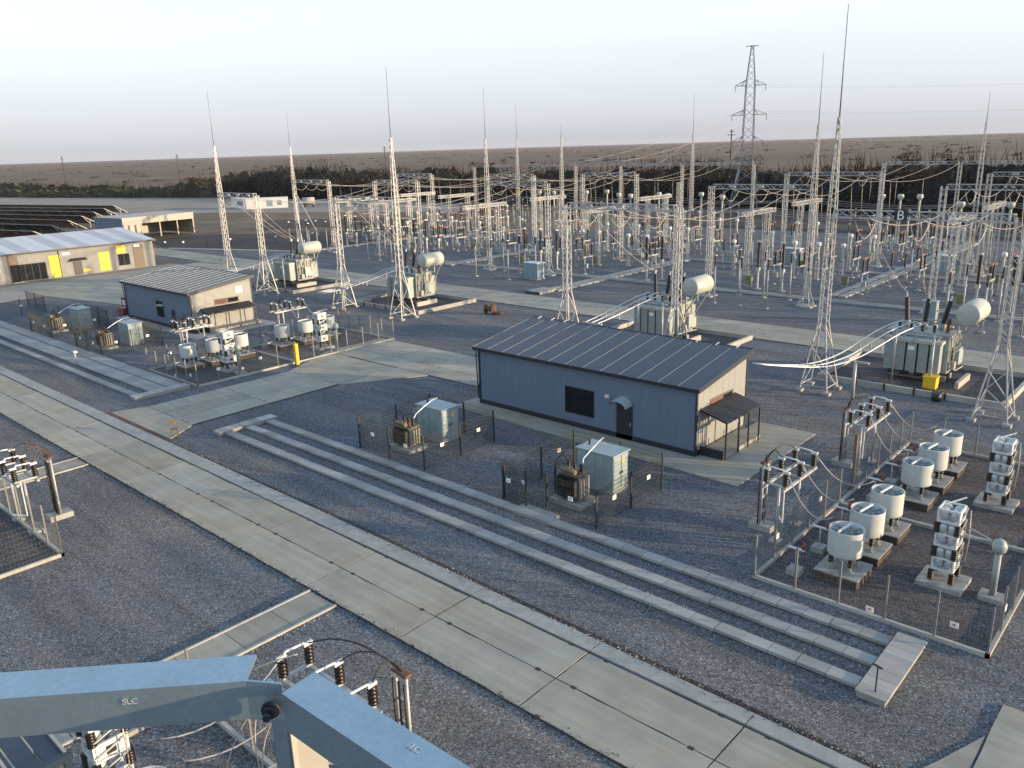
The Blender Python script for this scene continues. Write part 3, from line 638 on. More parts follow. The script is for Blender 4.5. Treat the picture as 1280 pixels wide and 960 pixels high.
s = MB().use('sign_white').box(-.14, -.012, -.11, .14, .012, .11); s.use('sign_mark').box(-.05, -.016, -.02, .05, .0165, .04); SIGN = s.mesh('warning_sign')

def transformer_small(root_name, label, x, y, grp, h=1.45):
    t = thing('small_transformer', label, 'transformer', (x, y, 0), 0, grp)
    MB().use('kerb_concrete').box(-1.0, -.75, 0, 1.0, .75, .22).build('base', t)
    MB().use('olive_metal').box(-.62, -.38, .3, .62, .38, h).build('tank', t)
    for sy in (-1, 1):
        me = MB().use('dark_fin').box(-.02, 0, .4, .02, .26, h - .12).mesh('fin')
        for k in range(11): link('cooling_fin', me, t, (-.55 + k * .11, .38 if sy > 0 else -.64, 0))
    me = MB().use('garage_wall').box(0, -.03, .4, .16, .03, h - .1).mesh('fin')
    for k in range(4): link('cooling_fin', me, t, (.62, -.3 + k * .2, 0))
    MB().use('olive_metal').box(-.72, -.48, h, .72, .48, h + .07).build('lid', t)
    for k in range(3): link('bushing', MB().use('insulator').insul((0, 0, 0), .42, .11, 4).mesh('bushing'), t, (-.45 + k * .4, .22, h + .07))
    for k in range(4): link('bushing', MB().use('insulator_red').insul((0, 0, 0), .26, .08, 3).mesh('bushing'), t, (-.5 + k * .33, -.2, h + .07))
    MB().use('olive_metal').cyl((-.3, -.55, h + .3), .13, .9, 10, 'x').build('conservator', t)
    MB().use('aluminium').tube([(.45, .22, h + .5), (.2, .6, h + .6), (.25, 1.3, h + .95), (.2, 2.0, h + 1.15), (.0, 2.6, h + 1.1)], .09, 6).build('cable_duct', t)
    MB().use('cable_black').tube([(-.45, .22, h + .5), (-.9, .3, h + .75), (-1.15, 0, h + .3), (-1.2, 0, .1)], .08, 6).build('cable', t)
    return t
def cabinet(label, x, y, sx, sy, h, grp):
    t = thing('switchgear_cabinet', label, 'electrical cabinet', (x, y, 0), 0, grp)
    MB().use('kerb_concrete').cbox(0, 0, 0, sx + .12, sy + .1, .15).build('base', t)
    MB().use('cabinet_metal').cbox(0, 0, .15, sx, sy, h - .15).build('body', t)
    b = MB().use('cabinet_metal'); b.cbox(0, 0, h, sx + .18, sy + .18, .06); b.build('roof', t)
    for k in range(2):
        d = MB().use('cabinet_metal').box(sx / 2 + .003, -sy / 2 + .05 + k * sy / 2, .25, sx / 2 + .03, -.03 + k * sy / 2, h - .1).build('door', t)
        MB().use('trim_dark').cbox(sx / 2 + .05, -.1 + k * .2, 1.0, .04, .04, .16).build('handle', d)
    MB().use('yellow').box(sx / 2 + .032, .1, h - .55, sx / 2 + .036, .3, h - .35).build('warning_sign', t)
    for k in range(4): MB().use('cabinet_metal').box(-sx / 2 + .06 + k * sx / 4, -sy / 2 - .02, .3, -sx / 2 + (k + 1) * sx / 4 - .05, -sy / 2 - .003, h - .1).build('side_panel', t)
    MB().use('trim_dark').bar((-sx / 2 + .3, 0, h + .06), (-sx / 2 + .3, 0, h + .35), .09).build('vent', t)
    return t
SG = 'fences around the small transformers'
def kiosk(x0, y0, where, nm, sh=0, hh=1.45):
    X, Y = x0, y0
    mesh_fence('green fence around %s' % where, [(X, Y), (X + 2.9, Y - .05), (X + 5.9, Y), (X + 5.9, Y + 2.9), (X + 5.9, Y + 5.8), (X + 3.2, Y + 5.9), (X, Y + 5.9), (X, Y + 3), (X, Y)], 2.0, group=SG, step=3.0,
               signs=[(X + 1.4, Y - .06, 1.2, 0), (X + 4.4, Y - .06, 1.15, 0), (X + 5.95, Y + 1.4, 1.15, math.pi / 2), (X + 5.95, Y + 4.4, 1.2, math.pi / 2), (X + .9, Y + 5.86, 1.3, 0), (X - .05, Y + 4.6, 1.2, math.pi / 2)])
    transformer_small('t', 'dark-finned unit: %s' % where, X + 2.4 + sh, Y + 1.8, 'small transformers in wire fences', hh)
    cabinet('pale metal cabinet %s' % nm, X + 2.4 + sh, Y + 4.35, 2.3, 1.35, 2.1, 'switchgear cabinets in wire fences')
kiosk(30.4, 10.1, 'the small transformer in front of the large building door', 'behind the small transformer nearest the building door', .72, 1.6)
kiosk(18.4, 10.0, 'the small transformer at the left end of the large building', 'behind the small transformer left of the large building')
kiosk(-26.0, 10.1, 'the small transformer beside the left coil compound', 'in front of the left grey building')
kiosk(-38.9, 10.3, 'the small transformer at the far left end of the wide slab bands', 'left of the left grey building, with a black cable hoop before it')
mesh_fence('dark green wire fence cut off by the left edge of the photo', [(-50, 10.3), (-50, 15.6), (-56, 15.6)], 2.0, group=SG, step=3.0, signs=[(-49.95, 13, 1.2, math.pi / 2)])
mesh_fence('open gate leaf of wire fence standing left of the nearest small transformer', [(30.1, 9.9), (31.0, 8.9)][:0] or [(32.2, 9.75), (30.5, 9.9)], 2.0, group=SG, step=3, signs=[(31.0, 9.78, 1.2, 0)])
b = MB().use('cover_concrete').box(31.9, 8.95, 0, 34.2, 9.95, .16); o = b.build('concrete_plate'); tag(o, 'pale flat slab between the slab lines and the nearest transformer fence', 'concrete slab')

# --- air core coils ---------------------------------------------------------
def make_coil():
    t = thing('air_core_coil', 'x', 'reactor coil', (0, 0, 0), 0, 'x')
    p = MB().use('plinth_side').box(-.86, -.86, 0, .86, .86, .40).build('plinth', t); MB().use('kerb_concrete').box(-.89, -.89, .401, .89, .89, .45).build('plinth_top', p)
    b = MB().use('coil_white'); n = 32; R0 = .70
    pr = [(.63, 0), (R0 - .02, 0)]
    for k in range(6): pr += [(R0, .03 + k * .175), (R0 - .006, .17 + k * .175)]
    pr += [(R0, 1.07), (R0, 1.09), (R0 - .035, 1.10), (R0 - .04, .03), (.63, .0)]
    b.lathe(pr, (0, 0, 1.10), n, cap=False); b.build('coil_drum', t)
    b = MB().use('tank_grey'); b.lathe([(.52, .05), (.52, .95), (.46, .95), (.46, .05)], (0, 0, 1.10), 20, cap=False); b.lathe([(.26, .05), (.26, .95), (.20, .95), (.20, .05)], (0, 0, 1.10), 14, cap=False)
    for k in range(8): an = math.pi * k / 4 + .2; b.bar((.2 * math.cos(an), .2 * math.sin(an), 2.07), (.66 * math.cos(an), .66 * math.sin(an), 2.07), .045)
    b.cyl((0, 0, 1.16), .65, .03, 20); b.build('inner_winding', t)
    MB().use('white_paint').bar((-.12, -.64, 2.25), (.06, .30, 2.30), .07).build('spider_arm', t)
    ins = MB().use('insulator').insul((0, 0, 0), .40, .12, 4).mesh('post_insulator'); ft = MB().use('kerb_concrete').bar((0, 0, -.24), (0, 0, 0), .11, n=6); ft.cbox(0, 0, -.24, .26, .26, .03); fm = ft.mesh('foot')
    for k in range(4):
        an = math.pi / 4 + math.pi / 2 * k; x = .56 * math.cos(an); y = .56 * math.sin(an)
        i = link('post_insulator', ins, t, (x, y, .70)); link('foot', fm, i, (0, 0, 0))
    note_kids(t); return t
def make_stack():
    t = thing('capacitor_stack', 'x', 'capacitor stack', (0, 0, 0), 0, 'x')
    MB().use('kerb_concrete').box(-.85, -.80, 0, .85, .80, .22).build('base_slab', t)
    tier = MB().use('white_paint'); fz = .50; W = .38; D = .44
    for z in (0, fz):
        for a, b_ in (((-W, -D), (W, -D)), ((W, -D), (W, D)), ((W, D), (-W, D)), ((-W, D), (-W, -D))): tier.bar((*a, z), (*b_, z), .07)
    for x in (-W, W):
        for y in (-D, D): tier.bar((x, y, 0), (x, y, fz), .06)
    tier.box(-W + .04, -D + .04, .0, W - .04, D - .04, .03); tier.box(W, -D + .05, .06, W + .03, D - .05, fz - .05)
    tm = tier.mesh('tier_frame')
    can = MB().use('aluminium'); can.lathe([(.15, 0), (.18, .05), (.18, .30), (.12, .40), (.05, .42)], (0, 0, .04), 12); cm = can.mesh('capacitor_can')
    ins = MB().use('insulator').insul((0, 0, 0), .46, .135, 5).mesh('post_insulator')
    dk = MB().use('trim_dark').box(W + .031, -.13, .12, W + .045, .13, .38); dm_ = dk.mesh('vent')
    for k, z in enumerate((.78, 1.82, 2.86)):
        f = link('tier_frame', tm, t, (0, 0, z))
        for x in (-.19, .19):
            for y in (-.22, .22): link('capacitor_can', cm, f, (x, y, 0.05))
        link('vent', dm_, f, (0, 0, 0))
        for x in (-W, W):
            for y in (-D, D): link('post_insulator', ins, t, (x, y, z - .50))
        if k:
            for x in (-.18, .18): link('capacitor_can', cm, f, (x, -.3, -.52))
    MB().use('conductor').tube([(.6, .3, .9), (.66, .3, 2), (.6, .3, 3.3)], .04, 5).build('busbar', t)
    b = MB().use('aluminium')
    for k in range(5): b.bar((.46, -.42, 1.0 + k * .5), (.46, .45, 1.3 + k * .5), .05)
    b.build('brace', t); MB().use('aluminium').bar((-.2, -.1, 3.5), (.3, .7, 3.62), .05).build('top_bar', t)
    note_kids(t); return t
def make_switch():
    # three pole pairs on a two legged stand, cable end post beside it; long axis along y
    t = thing('switch_stand', 'x', 'disconnector switch', (0, 0, 0), 0, 'x')
    for y in (-1.1, 1.1): MB().use('galvanised').bar((0, y, 0), (0, y, 2.75), .13, n=8).build('leg', t)
    for y in (-1.1, 1.1): MB().use('kerb_concrete').cbox(0, y, 0, .5, .5, .12).build('foot', t)
    MB().use('white_paint').bar((-.45, 0, .8), (0, -.55, .75), .05).bar((0, -.55, .75), (0, -.55, 2.7), .05).build('drive_rod', t)
    b = MB().use('galvanised')
    for x in (-.45, .45): b.box(x - .06, -1.8, 2.75, x + .06, 1.8, 2.87)
    for y in (-1.5, 0, 1.5): b.box(-.5, y - .06, 2.88, .5, y + .06, 2.96)
    b.build('frame', t)
    ins = MB().use('insulator').insul((0, 0, 0), .60, .155, 5).mesh('post_insulator')
    for y in (-1.5, 0, 1.5):
        for x in (-.45, .45): link('post_insulator', ins, t, (x, y, 2.96))
        MB().use('white_paint').tube([(-.45, y, 3.56), (-.3, y, 3.72), (.3, y, 3.68), (.45, y, 3.56), (.62, y + .1, 3.2)], .075, 6).bar((-.6, y, 3.6), (-.3, y, 3.6), .1).bar((.3, y, 3.6), (.6, y, 3.62), .1).build('blade', t)
    return t
def make_cable_post():
    t = thing('cable_post', 'x', 'cable termination post', (0, 0, 0), 0, 'x')
    MB().use('kerb_concrete').box(-.55, -.35, 0, .55, .35, .28).build('foot', t)
    for y in (-.2, .25): MB().use('galvanised').bar((0, y, .28), (0, y, 3.3), .11, n=6).build('leg', t)
    rm_ = MB().use('galvanised').bar((0, -.25, 0), (0, .3, 0), .08).mesh('rung')
    for k in range(4): link('rung', rm_, t, (0, 0, .9 + k * .75))
    for k, y in enumerate((-.25, 0, .25)): MB().use('cable_black').bar((-.12, y, .3), (-.12, y, 3.1), .07, n=6).build('cable', t)
    b = MB().use('rust'); b.cbox(0, 0, 3.3, .22, .66, .09); b.build('cable_head', t)
    return t
COIL = make_coil(); STACK = make_stack()
BX = 44.1
def coil_compound(dx, tagname, first, right, full=True):
    global COIL, STACK
    ys = (12.95, 15.35, 17.85, 22.2, 24.75, 27.3)
    for i, y in enumerate(ys):
        lab = 'white drum coil, %s counted from the road in the %s compound' % (ORD[i], tagname)
        if first and i == 0: COIL.location = (46.85 + dx, y, 0); COIL['label'] = lab; COIL['group'] = 'white coils on concrete plinths'
        else: dup(COIL, (46.85 + dx, y, 0), lab, group='white coils on concrete plinths')
    for i, y in enumerate((14.9, 24.3)):
        lab = 'white three-tier capacitor stack %s the road, %s compound' % (('nearer to', 'farther from')[i], tagname)
        if first and i == 0: STACK.location = (50.15 + dx, y, 0); STACK['label'] = lab; STACK['group'] = 'capacitor stacks on concrete slabs'
        else: dup(STACK, (50.0 + dx, y, 0), lab, group='capacitor stacks on concrete slabs')
    gm = 'fence_grey'
    mesh_fence('grey wire fence on a pale kerb around the %s coils' % tagname, [(BX + dx, 10.55), (52.75 + dx, 10.55), (52.75 + dx, 30.6), (BX + dx, 30.6), (BX + dx, 10.55)], 1.9, 'fence_grey', 'fences around the coil compounds', step=1.75, kerb=True, pitch=.12, wire=.0035,
               signs=[(BX + dx + 4.6, 10.7, .25, 0), (BX + dx + 7.5, 10.6, .8, 0), (BX + dx, 12.6, 1.1, math.pi / 2), (BX + dx, 17.2, 1.2, math.pi / 2), (52.8 + dx, 12.4, 1.1, math.pi / 2), (52.8 + dx, 16.2, 1.2, math.pi / 2), (BX + dx, 23.6, 1.2, math.pi / 2)])
    k = MB().use('kerb_concrete').box(BX + dx + .1, 19.6, 0, 52.65 + dx, 19.8, .18); tag(k.build('kerb_divider'), 'low concrete kerb dividing the two halves of the %s compound' % tagname, 'kerb')
    for i, y in enumerate((11.9, 14.4, 16.9, 21.2, 23.7, 26.2)):
        t = thing('current_sensor', '%s low red-capped post from the road inside the left fence of the %s compound' % (ORD[i], tagname), 'surge arrester', (45.25 + dx, y, 0), 0, 'red capped posts beside the coils')
        MB().use('kerb_concrete').cbox(0, 0, 0, .55, .55, .3).build('foot', t); MB().use('aluminium').bar((0, 0, .3), (0, 0, 1.15), .05, n=6).build('stem', t)
        MB().use('white_paint').box(-.35, -.05, 1.15, .35, .05, 1.21).build('crossarm', t); MB().use('red_paint').cyl((.3, 0, 1.21), .06, .32, 8).build('red_cap', t)
    for i, y in enumerate((14.75, 24.6)):
        t = thing('arrester_post', 'round-topped grey post %s the road, right side of the %s compound' % (('nearer to', 'farther from')[i], tagname), 'current transformer', (51.95 + dx, y, 0), 0, 'round topped posts beside the stacks')
        MB().use('kerb_concrete').cbox(0, 0, 0, .9, .7, .22).build('foot', t); MB().use('tank_grey').bar((0, 0, .22), (0, 0, 2.0), .26, n=6).build('pedestal', t)
        MB().use('tank_grey').lathe([(.1, 0), (.24, .12), (.28, .32), (.2, .52), (.07, .62)], (0, 0, 2.0), 12).build('head', t)
        MB().use('conductor').tube([(-1.4, -.1, 2.35), (-.2, 0, 2.45)], .05, 5).tube([(-1.4, .5, 2.6), (-.2, 0, 2.45)], .05, 5).build('busbar', t)
    if dx > -1 or True:
        for i, y in enumerate((15.2, 25.2)):
            t = make_switch(); t.location = (43.4 + dx, y, 0); tag(t, 'six black insulators on a white framed stand, %s the road beside the %s compound' % (('nearer to', 'farther from')[i], tagname), None, 'switch stands beside the coil compounds')
            t = make_cable_post(); t.location = (42.3 + dx, y - .2, 0); tag(t, 'cable post with red top, %s the road beside the %s compound' % (('nearer to', 'farther from')[i], tagname), None, 'cable posts beside the switch stands')
            for k in range(3):                                # droppers to the coils
                yy = y - 1.5 + 1.5 * k; cy = ys[i * 3 + k]
                a = Vector((43.9 + dx, yy, 3.6)); b_ = Vector((46.2 + dx, cy, 2.45)); pts = []
                for q in range(11):
                    f = q / 10; p = a.lerp(b_, f); p.z -= 4 * .75 * f * (1 - f); pts.append(p)
                w_ = MB().use('conductor').tube(pts, .045, 5).build('jumper_cable'); tag(w_, 'white jumper, %s switch stand to %s coil, %s compound' % (('nearer', 'farther')[i], ORD[i * 3 + k], tagname), 'cable', 'white jumpers between switch stands and coils')
                c = Vector((42.3 + dx, y - .2, 3.4)); e = Vector((42.95 + dx, yy, 3.6)); pts = []
                for q in range(9):
                    f = q / 8; p = c.lerp(e, f); p.z += 4 * .45 * f * (1 - f); pts.append(p)
                w_ = MB().use('cable_black').tube(pts, .06, 5).build('cable_loop'); tag(w_, 'dark cable arch to %s pole, %s switch stand, %s compound' % (ORD[k], ('nearer', 'farther')[i], tagname), 'cable', 'dark cable arches at the switch stands')
    g = MB().use('dark_gravel').poly([(BX + dx + .08, 10.63), (52.67 + dx, 10.63), (52.67 + dx, 30.5), (BX + dx + .08, 30.5)], .004, .03); struct('gravel_bed', g)
coil_compound(0, 'right', True, True)
coil_compound(-55.7, 'left', False, False)
# yellow marker posts at the left compound and the right one
for x, y, lb, h in ((-2.3, 19.3, 'stout yellow marker pillar at the corner of the left coil compound', 1.9), (43.9, 22.0, 'tall orange brown post between the two switch stands on the right', 3.0)):
    t = thing('marker_post', lb, 'marker post', (x, y, 0)); MB().use('yellow' if h < 2 else 'wood').bar((0, 0, 0), (0, 0, h), .3 if h < 2 else .14, n=4).build('post', t); MB().use('trim_dark').cbox(0, 0, 0, .34, .3, .06).build('foot', t)

# near-side compounds (foreground, across the road) --------------------------
mesh_fence('thin wire fence on a pale kerb at the left edge of the photo', [(18.75, -7.45), (18.75, -24)], 2.0, 'fence_grey', 'fences around the coil compounds', step=2.6, kerb=True, pitch=.16, wire=.003)
mesh_fence('wire fence on a pale kerb below the switch stand at the left edge', [(8.3, -7.45), (18.75, -7.45)], 2.0, 'fence_grey', 'fences around the coil compounds', step=1.75, kerb=True, pitch=.12, wire=.0035, signs=[(16.6, -7.42, .6, 0), (16.4, -9.5, .5, 0)])
g = MB().use('dark_gravel').poly([(8.4, -24), (18.65, -24), (18.65, -7.55), (8.4, -7.55)], .004, .03); struct('gravel_bed', g)
t = make_switch(); t.location = (13.9, -7.4, 0); t.rotation_euler = (0, 0, R(90)); tag(t, 'sunlit switch stand with six black insulators at the left edge of the photo', None, 'switch stands beside the coil compounds')
t = make_cable_post(); t.location = (14.15, -5.9, 0); t.rotation_euler = (0, 0, R(90)); tag(t, 'sunlit cable post on a concrete foot at the left edge of the photo', None, 'cable posts beside the switch stands')
for k in range(3):
    c = Vector((14.15, -5.9, 3.4)); e = Vector((12.4 + 1.5 * k, -6.95, 3.6)); pts = [c.lerp(e, q / 8) + Vector((0, 0, 4 * .5 * q / 8 * (1 - q / 8))) for q in range(9)]
    tag(MB().use('rust').tube(pts, .06, 5).build('cable_loop'), 'reddish cable arch to the %s pole of the sunlit switch stand at the left edge' % ORD[k], 'cable', 'dark cable arches at the switch stands')
    a = Vector((12.4 + 1.5 * k, -7.85, 3.6)); e = Vector((10.2 + k * 1.3, -11, 2.6)); pts = [a.lerp(e, q / 8) - Vector((0, 0, 4 * .5 * q / 8 * (1 - q / 8))) for q in range(9)]
    tag(MB().use('conductor').tube(pts, .045, 5).build('jumper_cable'), 'pale jumper leaving the %s pole of the sunlit switch stand at the left edge' % ORD[k], 'cable', 'white jumpers between switch stands and coils')
dup(COIL, (14.2, -12.2, 0), 'plinth and coil just cut off at the left edge of the photo', group='white coils on concrete plinths')
t = make_switch(); t.location = (39.9, -7.55, 0); t.rotation_euler = (0, 0, R(90)); tag(t, 'switch stand with black insulators half hidden behind the blue steel beams', None, 'switch stands beside the coil compounds')
t = make_cable_post(); t.location = (41.3, -6.0, 0); t.rotation_euler = (0, 0, R(90)); tag(t, 'cable post rising beside the blue steel beam in the foreground', None, 'cable posts beside the switch stands')
for k in range(3):
    c = Vector((41.3, -6.0, 3.4)); e = Vector((38.4 + 1.5 * k, -7.1, 3.6)); pts = [c.lerp(e, q / 8) + Vector((0, 0, 4 * .5 * q / 8 * (1 - q / 8))) for q in range(9)]
    tag(MB().use('cable_black').tube(pts, .05, 5).build('cable_loop'), 'dark cable arch to the %s pole of the switch stand behind the steel beams' % ORD[k], 'cable', 'dark cable arches at the switch stands')
    a = Vector((38.4 + 1.5 * k, -8.0, 3.6)); e = Vector((37.2 + k * 1.3, -11.2, 2.2)); pts = [a.lerp(e, q / 8) - Vector((0, 0, 4 * .6 * q / 8 * (1 - q / 8))) for q in range(9)]
    tag(MB().use('conductor').tube(pts, .05, 5).build('jumper_cable'), 'white jumper hanging from the %s pole of the switch stand behind the steel beams' % ORD[k], 'cable', 'white jumpers between switch stands and coils')
dup(STACK, (35.9, -12.2, 0), 'sunlit stack seen from above below the left steel beam', group='capacitor stacks on concrete slabs')
dup(COIL, (38.5, -12.3, 0), 'coil cut off by the bottom edge of the photo beside the sunlit stack', group='white coils on concrete plinths')
mesh_fence('wire fence on a pale kerb passing under the steel beams', [(33.4, -11.0), (33.4, -8.6), (44.5, -8.6)], 2.0, 'fence_grey', 'fences around the coil compounds', step=1.8, kerb=True, pitch=.14, wire=.004)
# ribbed dark canopy roof in the lower left corner
t = thing('canopy_roof', 'dark ribbed canopy roof with warm metal edges in the lower left corner', 'canopy', (36.2, -17.2, 0))
for k in range(7): MB().use('roof_dark').box(.02, k * .48, 4.3, 2.6, k * .48 + .42, 4.36).build('roof_panel', t)
for k in range(4): MB().use('garage_wall').bar((0, k * 1.1, 4.42), (2.62, k * 1.1, 4.42), .07).build('rail', t)
MB().use('roof_dark').bar((2.68, -.1, 4.36), (2.68, 3.4, 4.36), .18).build('edge_beam', t)
for x, y in ((.1, .1), (2.6, .1), (.1, 3.3), (2.6, 3.3)): MB().use('roof_dark').bar((x, y, 0), (x, y, 4.3), .12).build('post', t)
# small chair on the apron
t = thing('wooden_chair', 'small wooden chair standing on the road apron', 'chair', (7.0, 3.75, .075), R(70))
MB().use('wood').box(-.22, -.22, .44, .22, .22, .48).build('seat', t)
for x in (-.19, .19):
    for y in (-.19, .19): MB().use('wood').bar((x, y, 0), (x, y, .44 if y < 0 else 1.0), .045).build('leg', t)
MB().use('wood').box(-.22, .17, .82, .22, .21, .98).build('backrest', t)
# cable reel
t = thing('cable_reel', 'rusty cable reel lying near the far road', 'cable reel', (-3.7, 44.9, 0), R(20))
for x in (-.45, .45): MB().use('rust').cyl((x, 0, .62), .62, .07, 16, 'x').build('flange', t)
MB().use('wood').cyl((-.4, 0, .62), .3, .8, 12, 'x').build('core', t); MB().use('rust').box(.7, -.5, 0, 1.5, .3, .3).build('cradle', t)
for x, y, lb in ((-40.0, 20.6, 'red fire stand with frame left of the left grey building'), (-93.0, 48.5, 'red fire stand beyond the corner of the office building')):
    t = thing('fire_stand', lb, 'fire stand', (x, y, 0), 0, 'red fire stands')
    MB().use('red_paint').cbox(0, 0, .1, 1.5, .6, .7).build('sand_box', t); MB().use('red_paint').bar((-.8, .35, 0), (-.8, .35, 1.9), .07).bar((.8, .35, 0), (.8, .35, 1.9), .07).build('post', t)
    MB().use('red_paint').box(-.8, .33, 1.6, .8, .38, 1.9).build('top_board', t)
t = thing('vent_post', 'small pale vent post standing in the wide slab bands on the left', 'vent', (-18.6, 7.3, 0)); MB().use('aluminium').bar((0, 0, 0), (0, 0, 1.2), .16, n=8).build('pipe', t); MB().use('aluminium').cbox(0, 0, 1.2, .45, .3, .16).build('cap', t)
t = thing('level_marker', 'thin bent marker rod standing on the end boards of the slab lines', 'marker', (50.55, 5.9, .25)); MB().use('trim_dark').bar((0, 0, -.1), (0, 0, .95), .04).bar((-.18, .05, .95), (.15, -.05, .95), .05).build('rod', t)
# paper-like plates lying on the gravel inside the compounds
# ================================================================ POWER TRANSFORMERS
def make_power_tx():
    t = thing('power_transformer', 'x', 'power transformer', (0, 0, 0), 0, 'power transformers in gravel pits')
    # origin: centre of tank on the ground
    MB().use('kerb_concrete').box(-2.0, -.9, 0, 2.0, -.5, .38).box(-2.0, .5, 0, 2.0, .9, .38).build('rail_plinth', t)
    MB().use('tank_grey').box(-2.1, -1.2, .75, 2.1, 1.3, 3.5).build('tank', t); MB().use('tank_grey').box(-2.25, -1.35, 3.5, 2.25, 1.45, 3.62).build('lid', t)
    rad = MB().use('tank_grey')
    for k in range(8): rad.box(-.30 + k * .08, -.95, .85, -.26 + k * .08, 0, 3.0)
    rad.box(-.33, -.97, .85, .33, -.93, 3.0); rad.bar((-.3, -.5, 3.05), (.3, -.5, 3.05), .12); rad.bar((-.3, -.5, .8), (.3, -.5, .8), .12)
    rm = rad.mesh('radiator')
    for k in range(5): link('radiator', rm, t, (-1.65 + k * .78, -1.25, 0))
    for k in range(5): link('radiator', rm, t, (-1.65 + k * .78, 1.35, 0), math.pi)
    MB().use('tank_pale').box(-2.0, -2.3, 3.02, -.05, -1.4, 3.25).box(.0, -2.3, 3.02, 1.9, -1.4, 3.25).build('radiator_header', t)
    for k in range(4): MB().use('dark_fin').cyl((-1.5 + k * .95, -1.75, .5), .3, .3, 12).build('cooling_fan', t)
    hv = MB().use('insulator').insul((0, 0, 0), 1.7, .20, 9, .72); hm = hv.mesh('bushing')
    for k in range(3):
        x = -1.35 + k * 1.25
        tr = MB().use('tank_grey').cyl((0, 0, 0), .26, .5, 12).mesh('turret'); q = link('turret', tr, t, (x, .35, 3.62)); o = link('bushing', hm, q, (0, 0, .5)); o.rotation_euler = (R(-14), R((-10, 0, 8)[k]), 0)
        cp = MB().use('aluminium').bar((0, 0, 1.7), (0, 0, 2.05), .09).build('terminal', q, (0, 0, .5)); cp.rotation_euler = o.rotation_euler
    for k in range(4): link('bushing', MB().use('insulator').insul((0, 0, 0), .5, .13, 4).mesh('bushing'), t, (-1.5 + k * .8, -.75, 3.62))
    MB().use('rust').insul((0, 0, 0), 1.0, .2, 6).build('bushing', t, (1.7, -.3, 3.62))
    c = MB().use('tank_pale'); c.lathe([(.15, -1.48), (.72, -1.46), (.80, -1.38), (.80, 1.38), (.72, 1.46), (.15, 1.48)], (3.0, .5, 5.15), 24, 'y'); c.build('conservator', t)
    b = MB().use('tank_grey')
    for y in (-.5, 1.5): b.bar((2.4, y, 4.5), (2.4, y, 3.5), .12); b.bar((3.5, y, 4.5), (2.2, y, 2.4), .10); b.bar((2.2, y, 4.42), (3.6, y, 4.42), .12)
    b.tube([(3.0, -.2, 4.4), (2.6, -.2, 3.9), (1.6, 0, 3.9)], .12, 6); b.build('conservator_frame', t)
    b = MB().use('garage_wall')
    for k in range(5): b.bar((2.2, -1.0 + k * .5, 1.0), (2.2 + .25 * (k % 2), -1.0 + k * .5, 3.4), .09)
    b.tube([(2.2, -1, 1.2), (2.6, -.8, 1.0), (2.6, 1.2, .9)], .08, 6); b.tube([(2.3, -1.2, 2.2), (2.7, 0, 2.6), (2.4, 1.2, 2.2)], .07, 6); b.cbox(2.35, .9, 1.2, .35, .6, .9); b.cbox(2.35, -.6, 1.0, .3, .4, .6); b.build('pipework', t)
    b = MB().use('tank_pale')
    for k in range(5):
        x = -1.65 + k * .78; b.tube([(x, -1.2, 3.05), (x, -1.5, 3.3), (x, -1.75, 3.3)], .09, 5); b.cyl((x, -1.35, 3.2), .09, .12, 8)
    b.tube([(-2.0, .9, 3.62), (-1.2, 1.1, 4.0), (.6, 1.1, 4.15), (2.2, .8, 4.35), (2.7, .5, 4.4)], .13, 6); b.tube([(1.9, -.9, 3.6), (2.35, -.9, 3.4), (2.4, -.9, 1.4)], .07, 6)
    for x in (-1.9, -.7, .5, 1.6): b.cyl((x, 1.0, 3.62), .16, .22, 10)
    b.build('oil_pipe', t)
    for k in range(2): MB().use('cabinet_metal').cbox(-2.35 + .0, .7 - k * 1.0 + .3, 1.2, .35, .5, .7).build('junction_box', t)
    MB().use('sign_white').box(-.35, -2.24, 2.45, .1, -2.225, 2.75).build('name_plate', t)
    MB().use('cabinet_metal').cbox(2.4, .2, 1.3, .4, .9, 1.2).build('control_box', t)
    b = MB().use('galvanised')
    for x, y in ((-1.0, -3.05), (1.55, -3.05)): b.bar((x, y, 0), (x, y, 3.9), .16, n=8)
    b.bar((-1.3, -3.05, 3.8), (2.0, -3.05, 3.8), .1); b.build('bus_support', t)
    l = MB().use('galvanised').bar((-2.35, -.6, .7), (-2.35, -.6, 3.6), .04).bar((-2.35, -.2, .7), (-2.35, -.2, 3.6), .04)
    for k in range(9): l.bar((-2.35, -.6, .9 + k * .3), (-2.35, -.2, .9 + k * .3), .035)
    l.build('ladder', t)
    note_kids(t); return t
TX = make_power_tx()
TXP = [(40.1, 45.9), (17.9, 45.9), (-16.9, 45.4), (-41.3, 45.4)]
TXS = ['rightmost transformer', 'third transformer from the left', 'second transformer from the left', 'leftmost transformer']
TXN = ['rightmost large transformer with a yellow box at its foot', 'large transformer behind the middle building', 'large transformer in the kerbed pit left of the cable reel', 'large transformer behind the left grey building']
